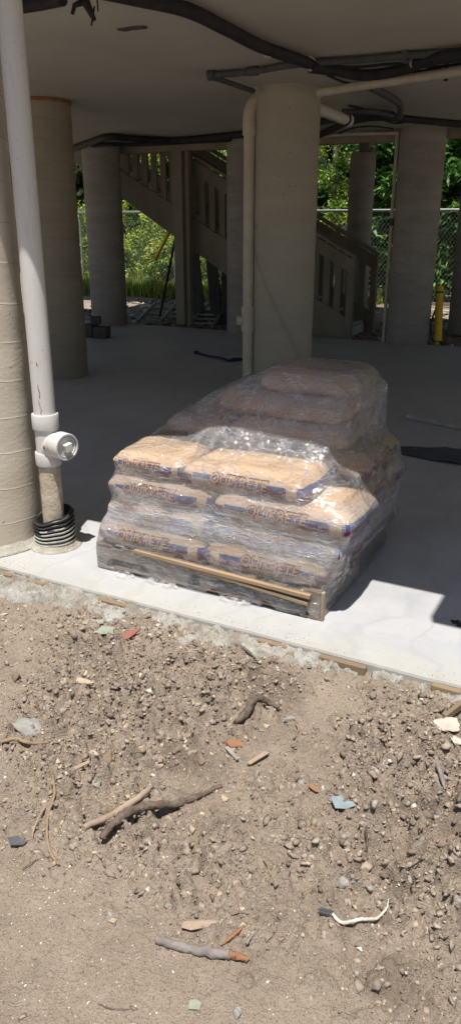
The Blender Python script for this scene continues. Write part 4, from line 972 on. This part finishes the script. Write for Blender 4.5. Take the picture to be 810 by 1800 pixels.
for i, ph in enumerate(phis):
    for j in range(NT):
        th = 2*math.pi*j/NT; d = Vector((math.cos(th)*math.cos(ph), math.sin(th)*math.cos(ph), math.sin(ph)))
        h = bvh.ray_cast(CEN+d*3, -d); Rg[i, j] = 3-h[3] if h[0] is not None else .5
def blur(A, n, ax):
    for _ in range(n):
        if ax == 1: A = (np.roll(A, 1, 1)+2*A+np.roll(A, -1, 1))/4
        else:
            P_ = np.vstack([A[:1], A, A[-1:]]); A = (P_[:-2]+2*P_[1:-1]+P_[2:])/4
    return A
B = Rg.copy()
for _ in range(12): B = np.maximum(blur(blur(B, 8, 1), 14, 0), Rg)          # taut: bridges hollows, rests on bulges
B = blur(blur(B, 7, 1), 5, 0)+.006
TH = np.linspace(0, 2*math.pi, NT, endpoint=False)[None, :].repeat(NP, 0); PHI = phis[:, None].repeat(NT, 1)
# tension ridges running round the stack, slightly tilted
per = TH/(2*math.pi)*40
w1 = np.abs(fbm(np.cos(TH)*2+5+PHI*0, PHI*22+np.sin(TH)*2.2, 1.6, 4, 51))*.018
w2 = fbm(np.cos(TH)*9+20, np.sin(TH)*9+PHI*9, 1.2, 4, 53)*.016
w3 = np.abs(fbm(np.cos(TH)*12+np.sin(TH)*7+PHI*5, PHI*14-np.sin(TH)*9, 1.0, 3, 57))*.02
B = B+w1*.25+w2*.22+w3*.7*np.clip(fbm(np.cos(TH)*3, PHI*4+np.sin(TH)*3, 1, 2, 58)*4, 0, 1)
DX = np.cos(TH)*np.cos(PHI); DY = np.sin(TH)*np.cos(PHI); DZ = np.sin(PHI)
FX, FY, FZ = CEN.x+DX*B, CEN.y+DY*B, CEN.z+DZ*B
# stop at the foot of the pallet with a ragged hem
hem = .012+np.clip(fbm(np.cos(TH)*6, np.sin(TH)*6, 2.0, 4, 61)*.10+.01, 0, .05)
low = FZ < hem
sc_ = np.where(low, (hem-CEN.z)/np.minimum(FZ-CEN.z, -1e-3), 1)
keep = FZ > hem-.02
FX2 = np.where(low, np.clip(FX, PU0-.008, PU1+.008), FX); FY2 = np.where(low, np.clip(FY, PV0-.008, PV1+.008), FY)
idx = np.arange(NP*NT).reshape(NP, NT); i2 = np.roll(idx, -1, 1)
q = np.stack([idx[:-1], i2[:-1], i2[1:], idx[1:]], -1); kp = keep[:-1] & np.roll(keep, -1, 1)[:-1] & keep[1:] & np.roll(keep, -1, 1)[1:]
q = q[kp]
co = np.stack([FX, FY, FZ], -1).reshape(-1, 3)
me = tri_mesh('plastic_film', co, q)
uvl = me.uv_layers.new(name='UVMap'); lj = q.ravel() % NT; li = q.ravel() // NT
uu = lj/NT*8.0; zz = co[q.ravel(), 2]
wrapfix = (q % NT).max(1)-(q % NT).min(1) > NT/2
uu = uu.reshape(-1, 4); uu[wrapfix] = np.where(uu[wrapfix] < 4, uu[wrapfix]+8, uu[wrapfix]); uu = uu.ravel()
uvl.data.foreach_set('uv', np.stack([uu, zz*1.6+np.sin(uu*.785)*.06], -1).ravel())
bm = bmesh.new(); bm.from_mesh(me); bmesh.ops.delete(bm, geom=[v for v in bm.verts if not v.link_faces], context='VERTS'); bm.to_mesh(me); bm.free()
tag(link('plastic_film', me, M_film, smooth=True), 'clear crinkled stretch film wrapped round the bags and the pallet', 'plastic wrap')

fo = bpy.data.objects['plastic_film']
for i, (u_, w_) in enumerate(((-2.12, .12), (-1.90, .2), (-1.50, .18))):
    X_, Y_ = np.meshgrid(np.linspace(-w_/2, w_/2, 40), np.linspace(-.03, .03, 16)); tp = (1-np.abs(X_/w_*2)**2)
    Z_ = .014+np.abs(fbm(X_+i, Y_, 28, 4, 85+i))*.07*tp; Y2 = Y_*tp*(1+fbm(X_+i, Y_, 20, 2, 88))+fbm(X_, Y_*0+i, 12, 2, 89)*.03
    link('film_shred', grid_mesh('film_shred', X_, Y2, Z_), M_shred, fo, loc=(u_, PV0-.03, 0), smooth=True)

# ------------------------------------------------------------------ things lying on the slab
a, b = Vector(G(722, 733, .02)), Vector(G(880, 766, .02)); n_ = (b-a).normalized().cross(Vector((0, 0, 1)))
o = MB().bar(a, b, .05, .035, bev=.004).build('metal_straightedge', M_alu); tag(o, 'dull metal straightedge lying on the slab at the right edge', 'straightedge')
MB().bar(a+Vector((0, 0, .019)), b+Vector((0, 0, .019)), .012, .006).build('rib', M_alu, o)
e_ = a+(b-a).normalized()*(-.05); MB().bar(e_, a, .04, .028, bev=.003).build('end_cap', M_pvcold, o)
# dark folded sheet
x0, y0, _ = G(800, 808, 0); NX, NY = 60, 30
sx_ = np.linspace(-.62, .7, NX)[None, :].repeat(NY, 0); sy_ = np.linspace(-.14, .16, NY)[:, None].repeat(NX, 1)
nar = np.clip((sx_+.62)/.5, 0.02, 1)**.7; zz = (.012+.06*np.exp(-((sy_-.03)/.09)**2)*nar+fbm(sx_, sy_, 5, 4, 71)*.04*nar)
sy2 = sy_*nar
me = grid_mesh('dark_sheet', sx_, sy2, zz-.004*0); o = link('dark_sheet', me, M_tarp, loc=(x0, y0, 0), smooth=True); o.rotation_euler[2] = R(-2)
so = o.modifiers.new('thickness', 'SOLIDIFY'); so.thickness = .004
tag(o, 'crumpled dark plastic sheet lying on the shaded slab at the right edge', 'plastic sheet')
pts = [Vector(G(px, py, .02)) for px, py in ((345, 620), (365, 625), (388, 629), (405, 634), (416, 630), (428, 632))]
m = MB()
sp = spline(pts, 5)
for i in range(len(sp)-1): m.bar(sp[i], sp[i+1], .045+.05*(i > 14), .012)
m.tube([sp[0]+Vector((-.02, 0, .0)), sp[0]+Vector((.03, 0, 0))], .028, 10)
tag(m.build('blue_strap', M_blue), 'dark blue strap lying on the slab left of the centre column', 'strap')
# yellow tube by the rear right column
b_ = Vector(G(768, 606, 0)); b_.y += .02; t_ = b_+Vector((-.06, .05, .80))
yt = empty('yellow_tube', b_, 'bright yellow tube with black bands standing beside the rear right column', 'tube')
d_ = t_-b_
smooth_by_angle(MB().tube([(0, 0, 0), d_], .054, 24).build('tube', M_yellow, yt, smooth=True), 50)
for f0, f1 in ((.90, .93), (.05, .07)): MB().tube([d_*f0, d_*f1], .0575, 24).build('black_band', M_blackp, yt)
MB().tube([d_*1.0, d_*1.02], .0565, 24).build('end_cap', M_yellow, yt)
MB().tube([d_*.06+Vector((.05, -.06, 0)), d_*.01+Vector((.1, -.07, -.0))], [.02, .03], 8).build('knot', M_blackp, yt)
pipe('black_hose', [b_+Vector((-.10, .1, .5)), b_+Vector((-.14, .06, .3)), b_+Vector((-.12, .05, .12)), b_+Vector((-.06, .04, .02))], .012, M_blackp, 'thin black hose hanging between the column and the yellow tube', 'hose')

# ------------------------------------------------------------------ staircase behind the house
SB = (-4.15, 11.80, -.08); SL = .535; W2 = 1.15
sc = empty('staircase', SB, 'shaded timber staircase with slatted railings descending to the right behind the columns', 'staircase')
def sp_(du, dv, dz): return (du, dv, dz)
for side, dv in ((0, 0), (1, W2)):
    # skirt / stringer board
    vs = [(-.02, dv-.02, .0), (-.02, dv-.02, .33), (-5.2, dv-.02, .33+5.18*SL), (-5.2, dv-.02, 5.18*SL-.04), (-.6, dv-.02, .0)]
    vs2 = [(a, b+.04, c) for a, b, c in vs]; n = 5
    MB().add(vs+vs2, [tuple(range(n)), tuple(reversed(range(n, 2*n)))]+[(i, i+n, (i+1) % n+n, (i+1) % n) for i in range(n)]).build('stringer', M_stairs, sc)
    # rails
    MB().bar((.06, dv, 1.25), (-5.2, dv, 1.25+5.26*SL), .14, .04).build('handrail', M_stairs, sc)
    MB().bar((-.02, dv-.03, 1.13), (-5.2, dv-.03, 1.13+5.18*SL), .035, .19).build('top_rail', M_stairs, sc)
    MB().box((.0, dv, .6), (.10, .10, 1.28)).build('newel_post', M_stairs, sc)
    for k in range(27):
        du = -.22-k*.185; MB().box((du, dv+.015, .55-du*SL+.1), (.105, .03, 1.1)).build('baluster', M_stairs, sc)
for k in range(14):
    z = .19*(k+1); du = -.15-.355*k
    MB().box((du-.17, W2/2, z-.02), (.36, W2-.06, .04)).build('tread', M_tread, sc)
    if k == 0: MB().box((du+.02, W2/2, z-.12), (.02, W2-.08, .15)).build('riser', M_tread, sc)
x, y, _ = G(322, 573, 0)
pt_ = MB().box((0, 0, 1.43), (.17, .14, 2.75)).build('timber_post', M_stairs, loc=(x, y-.02, -.02)); tag(pt_, 'square timber post standing in front of the left part of the staircase', 'post')
MB().box((.125, .05, 1.43), (.07, .09, 2.75)).build('packer', M_beam, pt_)
# boards leaning under the stairs
for i, (a, b, lb) in enumerate((((352, 560), (340, 440), 'leftmost dark board leaning under the staircase'), ((382, 560), (372, 455), 'middle dark board leaning under the staircase'), ((398, 560), (400, 470), 'rightmost dark board leaning under the staircase'))):
    A = Vector(GV(*a, 12.6)); Bq = Vector(GV(*b, 12.75)); A.z = -.1
    tag(MB().bar(A, Bq, .22, .04, up=(0, 1, 0)).build('leaning_board', M_dark), lb, 'board')
# ladder lying behind the slab edge
def ladder(p, q, w, label):
    A, Bv = Vector(p), Vector(q); d = (Bv-A).normalized(); s = d.cross(Vector((0, 0, 1))).normalized()
    l = empty('ladder', A, label, 'ladder'); L = (Bv-A).length
    for k in (-1, 1): MB().bar(s*k*w/2, s*k*w/2+d*L, .03, .07).build('rail', M_alu, l)
    n = int(L/.3)
    for i in range(n): MB().bar(d*(.15+i*.3)-s*w/2, d*(.15+i*.3)+s*w/2, .03, .03).build('rung', M_alu, l)
ladder(G(262, 566, -.02), GV(292, 532, 13.6), .42, 'metal ladder leaning behind the slab left of the timber post')
ladder(G(352, 572, -.02), GV(384, 534, 13.4), .42, 'metal ladder leaning behind the slab right of the timber post')
# leaning poles
A = Vector(GV(281, 556, 12.2)); Bq = Vector(GV(308, 420, 12.0)); pipe('metal_rod', [A, Bq], .022, M_black, 'black rod leaning against the staircase left of the timber post', 'rod', seg=8)
A = Vector(GV(274, 455, 12.9)); Bq = Vector(GV(299, 405, 12.6))
A2 = A+(A-Bq).normalized()*1.4
pipe('tool_pole', [A, Bq], .03, M_yellow, 'yellow tool pole leaning on the staircase in front of the greenery', 'pole', seg=10)
# block pile by the back left column
for i, (px, py, d, lb) in enumerate(((160, 592, (.2, .2, .2), 'dark block at the left of the pile by the back left column'), (180, 594, (.22, .2, .17), 'dark block at the right of the pile by the back left column'), (163, 572, (.16, .14, .12), 'small dark block on top of the pile by the back left column'))):
    if i < 2: x, y, _ = G(px, py, 0); z = 0
    else: z = .2
    o = MB().box((0, 0, d[2]/2), d, Matrix.Rotation(.3*i, 3, 'Z'), bev=.012).build('concrete_block', M_dark, loc=(x-.1*(i == 2), y, z)); tag(o, lb, 'block')
# debris on the rear yard
Vs, Fs, Ts = [], [], []; off = 0
for k in range(2600):
    x = rng.uniform(-11, 0); y = rng.uniform(11.5, 17)
    r = .012+.05*rng.random()**3; v, f = ICO[1]
    n = (v+rng.normal(0, .2, v.shape))*np.array([r*1.5, r, r*.6]); n = n@rotm(0, 0, rng.uniform(0, 6)).T+np.array([x, y, gz(x, y)+r*.2])
    Vs.append(n); Fs.append(f+off); off += len(n); c = np.array([.20, .165, .13]) if rng.random() < .85 else np.array([.5, .47, .42])
    Ts.append(np.tile(c*rng.uniform(.6, 1.2), (len(n), 1)))
tag(link('rubble', tri_mesh('rubble', np.concatenate(Vs), np.concatenate(Fs), np.concatenate(Ts)), M_gravel), kind='stuff', label='rubble on the yard behind the slab')
for i, (px, py, w, lb) in enumerate(((300, 541, 1.3, 'pale crumpled sheet on the ground behind the left ladder'), (372, 545, .7, 'small pale sheet on the ground behind the right ladder'))):
    x, y, _ = G(px, py, -.05); X_, Y_ = np.meshgrid(np.linspace(-w/2, w/2, 40), np.linspace(-.2, .2, 16)); Z_ = .05+fbm(X_, Y_, 6, 3, 80+i)*.12
    o = link('crumpled_sheet', grid_mesh('crumpled_sheet', X_, Y_, Z_), M_white, loc=(x, y, -.06), smooth=True); so = o.modifiers.new('thickness', 'SOLIDIFY'); so.thickness = .004
    o.rotation_euler[2] = R(24); tag(o, lb, 'plastic sheet')
# timber edging lit in the right gap
A = Vector(GV(735, 531, 16.9)); Bq = Vector(GV(830, 530, 16.9)); A.z = Bq.z = .04
tag(MB().bar(A, Bq, .06, .07).build('timber_edging', M_form), 'reddish timber edging at the foot of the fence on the right', 'edging')
A = Vector(GV(730, 542, 16.1)); Bq = Vector(GV(830, 548, 16.0)); A.z = Bq.z = -.02
tag(MB().bar(A, Bq, .10, .06).build('white_plank', M_white), 'white plank lying on the sunlit ground on the right', 'plank')

# ------------------------------------------------------------------ chain link fence
FV = 17.2
fe = empty('chain_link_fence', (-7, FV, -.05), 'grey chain link fence with a round top rail behind the columns', 'fence')
x0, x1, h0, h1 = -9.5, 9.5, .02, 1.92; D_ = .085
vs, fs = [], []
def wire(a, b, r=.0024):
    a, b = np.array(a), np.array(b); d = (b-a)/np.linalg.norm(b-a); s = np.array([-d[2], 0, d[0]])*r; t = np.array([0, 1., 0])*r
    n = len(vs)
    for p in (a, b):
        for k in range(3):
            an = 2.094*k; vs.append(tuple(p+s*math.cos(an)+t*math.sin(an)))
    for k in range(3): fs.append((n+k, n+(k+1) % 3, n+3+(k+1) % 3, n+3+k))
k = -30
while True:
    xs_ = x0+k*D_
    if xs_ > x1: break
    for sgn in (1, -1):
        # line x = xs_ + sgn*z*.6
        a = (xs_, 0, h0); b = (xs_+sgn*(h1-h0)*.72, 0, h1)
        if min(a[0], b[0]) > x0 and max(a[0], b[0]) < x1: wire(a, b)
    k += 1
MB().add(vs, fs).build('wire_mesh', M_steel, fe)
MB().tube([(x0, 0, 1.95), (x1, 0, 1.95)], .03, 12).build('top_rail', M_steel, fe)
for xx in np.arange(x0, x1+.1, 2.9): MB().tube([(xx, .05, -.1), (xx, .05, 2.0)], .03, 12).build('fence_post', M_steel, fe)

# ------------------------------------------------------------------ vegetation
def leaves(name, parent, n, shape, L, Wd, cols, droop=.5, seed=0, clump=60, mat=None):
    """leaf blades: two quads folded along the midrib, grown in sprays through the crown volume"""
    r_ = np.random.default_rng(seed); V, Fq, T = [], [], []; o_ = 0
    ncl = max(1, n//clump); c0 = np.array([shape(r_) for _ in range(ncl)])
    for ci in range(ncl):
        ax = r_.normal(0, 1, 3); ax[2] = abs(ax[2])*.6+.2; ax /= np.linalg.norm(ax); base = c0[ci]; tone = cols[r_.integers(len(cols))]; tb = r_.uniform(.7, 1.3)
        for k in range(clump):
            p = base+ax*r_.uniform(-.22, .22)+r_.normal(0, .085, 3)
            d = r_.normal(0, 1, 3); d[2] = d[2]*.5-droop*.5; d += ax*.5; d /= np.linalg.norm(d)
            s = np.cross(d, r_.normal(0, 1, 3)); s /= np.linalg.norm(s)+1e-9; u = np.cross(s, d)
            l = L*r_.uniform(.6, 1.2); w = Wd*r_.uniform(.7, 1.2)
            m1 = p+d*l*.45; e = p+d*l-np.array([0, 0, l*.2*droop])
            V += [p, m1+s*w/2+u*w*.15, e, m1-s*w/2+u*w*.15]; Fq += [(o_, o_+1, o_+2, o_+3)]; o_ += 4
            c = np.array(tone)*tb*r_.uniform(.8, 1.2); T += [c]*4
    me = tri_mesh(name, np.array(V), np.array(Fq), np.array(T)); return link(name, me, mat or M_leaf, parent)
GREEN = [(.10, .24, .05), (.15, .32, .07), (.06, .15, .035), (.22, .40, .09)]
YGREEN = [(.36, .48, .06), (.25, .40, .055), (.48, .54, .09), (.14, .25, .045)]
def shrub(u, v, w, h, n, label, cols=GREEN, L=.17, W=.04, seed=0, z0=.0, group='leafy shrubs behind the fence', depth=.7, low=.06, droop=.7, name='leafy_shrub'):
    s = empty(name, (u, v, -.1), label, 'shrub', group)
    def shp(r_):
        while True:
            p = r_.uniform(-1, 1, 3)
            rr = math.hypot(p[0], p[1])
            lim = .85+.25*noise.noise(Vector((p[0]*2+seed, p[1]*2, p[2]*3)))
            if rr < lim and rr > .25 and abs(p[2]) < .98: return np.array([p[0]*w/2, p[1]*depth, low*h+(p[2]*.5+.5)*h*(1-low)])
    leaves('foliage', s, n, shp, L, W, cols, droop, seed)
    m = MB(); r_ = random.Random(seed)
    for k in range(5):
        a = r_.uniform(0, 6.28); m.tube([(0, 0, 0), (math.cos(a)*w*.12, math.sin(a)*.1, h*.3), (math.cos(a)*w*.3, math.sin(a)*.25, h*.75)], [.035, .025, .008], 6)
    m.build('stem', M_bark, s); return s
# along the right: broad leafed hedge
U = [-6.2, -4.9, -3.6, -2.4, -1.1, .3]
for i, u in enumerate(U):
    shrub(u+2.0*.3, 18.35+.25*(i % 2), 1.9, 4.6+.3*(i % 3), 9000, ['tall green shrub just right of the centre column', 'tall shrub left of the slimmer outdoor column', 'tall shrub right behind the slimmer outdoor column', 'tall shrub seen between the two rear right columns', 'bushy shrub at the right edge of the photo', 'far right shrub reaching past the photo edge'][i], seed=100+i, L=.27, W=.075, depth=.75)
for i, (u, v, w, h, lb) in enumerate(((-9.9, 18.0, .9, 1.15, 'low yellow green bush at the foot of the sunlit gap'), (-11.3, 18.1, 1.0, 1.3, 'low yellow green bush left of the timber post'), (-13.2, 18.1, 1.2, 1.3, 'low bush seen in the narrow left gap'),
        (-10.3, 19.2, 1.3, 1.9, 'middle height yellow green bush above the low ones'), (-12.4, 19.3, 1.5, 2.1, 'middle height bush left of the sunlit gap'), (-14.8, 19.3, 1.6, 2.1, 'middle height bush at the far left gap'),
        (-8.2, 18.6, 1.1, 1.5, 'bush behind the leaning dark boards'), (-10.9, 20.9, 2.0, 3.6, 'tall yellow green shrub behind the staircase'), (-14.0, 21.0, 2.2, 3.6, 'tall yellow green shrub in the left gap'), (-8.3, 20.6, 2.0, 4.0, 'tall shrub behind the lower stairs'))):
    shrub(u, v, w, h, 4200, lb, cols=YGREEN, L=.13, W=.05, seed=200+i, depth=.6, group='yellow green shrubs behind the fence', low=.05)
for i, (u, lb) in enumerate(((-21, 'dark tree at the far left behind the shrubs'), (-17, 'dark tree second from the left behind the shrubs'), (-13, 'dark tree behind the yellow green shrubs'), (-9, 'dark tree behind the staircase'), (-5, 'dark tree behind the tall green hedge'), (-1, 'dark tree behind the right hedge'), (3, 'dark tree at the far right behind the hedge'))):
    t = empty('tree', (u, 22.5+(i % 2), -.1), lb, 'tree', 'trees beyond the shrubs')
    def shp(r_):
        while True:
            p = r_.uniform(-1, 1, 3)
            if .3 < np.linalg.norm(p) < .95: return np.array([p[0]*2.6, p[1]*1.6, 3.4+p[2]*3.5])
    leaves('crown', t, 6000, shp, .42, .22, [(.035, .075, .02), (.05, .1, .025)], .6, 300+i, 80)
    MB().tube([(0, 0, 0), (.1, 0, 2), (0, .1, 4.5)], [.2, .15, .06], 8).build('trunk', M_bark, t)
hx, hy = np.meshgrid(np.linspace(-90, 90, 90), np.linspace(26, 70, 30)); hzz = np.clip((hy-26)/9, 0, 1)**.6*11-.4+fbm(hx, hy, .25, 4, 91)*3  # added green bank that blocks the sky and dims the horizon
M_skyblock = simple('sky_block_hill', (.03, .055, .018), (.015, .03, .01), 1.2, .95, 1.0, .4, .1, fine=4)
tag(link('sky_block_hill', grid_mesh('sky_block_hill', hx, hy, hzz), M_skyblock), kind='structure')
# weeds in front of the left shrubs
def blades(n, u0, u1, v0, v1, h, cols, seed):
    r_ = np.random.default_rng(seed); V, Fq, T = [], [], []; o_ = 0
    for k in range(n):
        x, y = r_.uniform(u0, u1), r_.uniform(v0, v1); z = gz(x, y); hh = h*r_.uniform(.3, 1.1)*(.6+.8*abs(noise.noise(Vector((x*1.3, y*1.3, 0)))))
        a = r_.uniform(0, 6.28); d = np.array([math.cos(a), math.sin(a), 0])*.014; ln = np.array([r_.normal(0, .15), r_.normal(0, .15), 1])*hh
        p = np.array([x, y, z]); V += [p-d, p+d, p+ln*.6+d*.8, p+ln]; Fq.append((o_, o_+1, o_+2, o_+3)); o_ += 4; T += [np.array(cols[r_.integers(len(cols))])*r_.uniform(.8, 1.2)]*4
    return tri_mesh('weeds', np.array(V), np.array(Fq), np.array(T))
tag(link('weeds', blades(22000, -14, -5.5, 16.5, 18.4, .5, YGREEN+[(.25, .2, .08)], 5), M_leaf), kind='stuff', label='tall weeds along the fence')
# leaf litter, orange brown
V, Fq, T = [], [], []; o_ = 0
for k in range(5000):
    x, y = rng.uniform(-11.5, -6.5), rng.uniform(17, 20.5); z = gz(x, y)+rng.uniform(.0, .35); a = rng.normal(0, 1, 3); a /= np.linalg.norm(a); b = np.cross(a, rng.normal(0, 1, 3)); b /= np.linalg.norm(b); p = np.array([x, y, z])
    V += [p-a*.06, p-b*.03, p+a*.06, p+b*.03]; Fq.append((o_, o_+1, o_+2, o_+3)); o_ += 4; T += [np.array((.42, .24, .10) if rng.random() < .7 else (.45, .36, .22))*rng.uniform(.7, 1.2)]*4
tag(link('leaf_litter', tri_mesh('leaf_litter', np.array(V), np.array(Fq), np.array(T)), M_leaf), kind='stuff', label='dry orange leaves below the shrubs')

# ------------------------------------------------------------------ light, sky, camera
SD = Vector((-.10, .28, -1)).normalized()
el = math.asin(-SD.z)
w = bpy.data.worlds.new('World'); S.world = w; w.use_nodes = True; nt = w.node_tree
bg = nt.nodes['Background']; sky = nt.nodes.new('ShaderNodeTexSky'); sky.sky_type = 'NISHITA'; sky.sun_disc = False
sky.sun_elevation = el; sky.sun_rotation = math.atan2(-SD.x, -SD.y); nt.links.new(sky.outputs[0], bg.inputs[0]); bg.inputs[1].default_value = .06
sun = bpy.data.lights.new('sun', 'SUN'); sun.energy = 4.6; sun.angle = R(.53); sun.color = (1, .955, .88)
so = bpy.data.objects.new('sun', sun); COL.objects.link(so); so.rotation_euler = SD.to_track_quat('-Z', 'Y').to_euler(); so.location = (0, -5, 15)
cam = bpy.data.cameras.new('camera'); co_ = bpy.data.objects.new('camera', cam); COL.objects.link(co_)
co_.location = (0, 0, CH); co_.rotation_euler = (R(90)-PITCH, 0, YAW); cam.sensor_fit = 'VERTICAL'; cam.sensor_height = 36; cam.lens = F/1800*36; cam.clip_start = .05; cam.clip_end = 2000
S.camera = co_
S.view_settings.view_transform = 'Standard'; S.view_settings.look = 'None'; S.view_settings.exposure = 0.55; S.view_settings.gamma = 1; S.view_settings.use_curve_mapping = False
S.render.engine = 'CYCLES'; S.cycles.max_bounces = 9; S.cycles.diffuse_bounces = 6; S.cycles.glossy_bounces = 3; S.cycles.transparent_max_bounces = 16
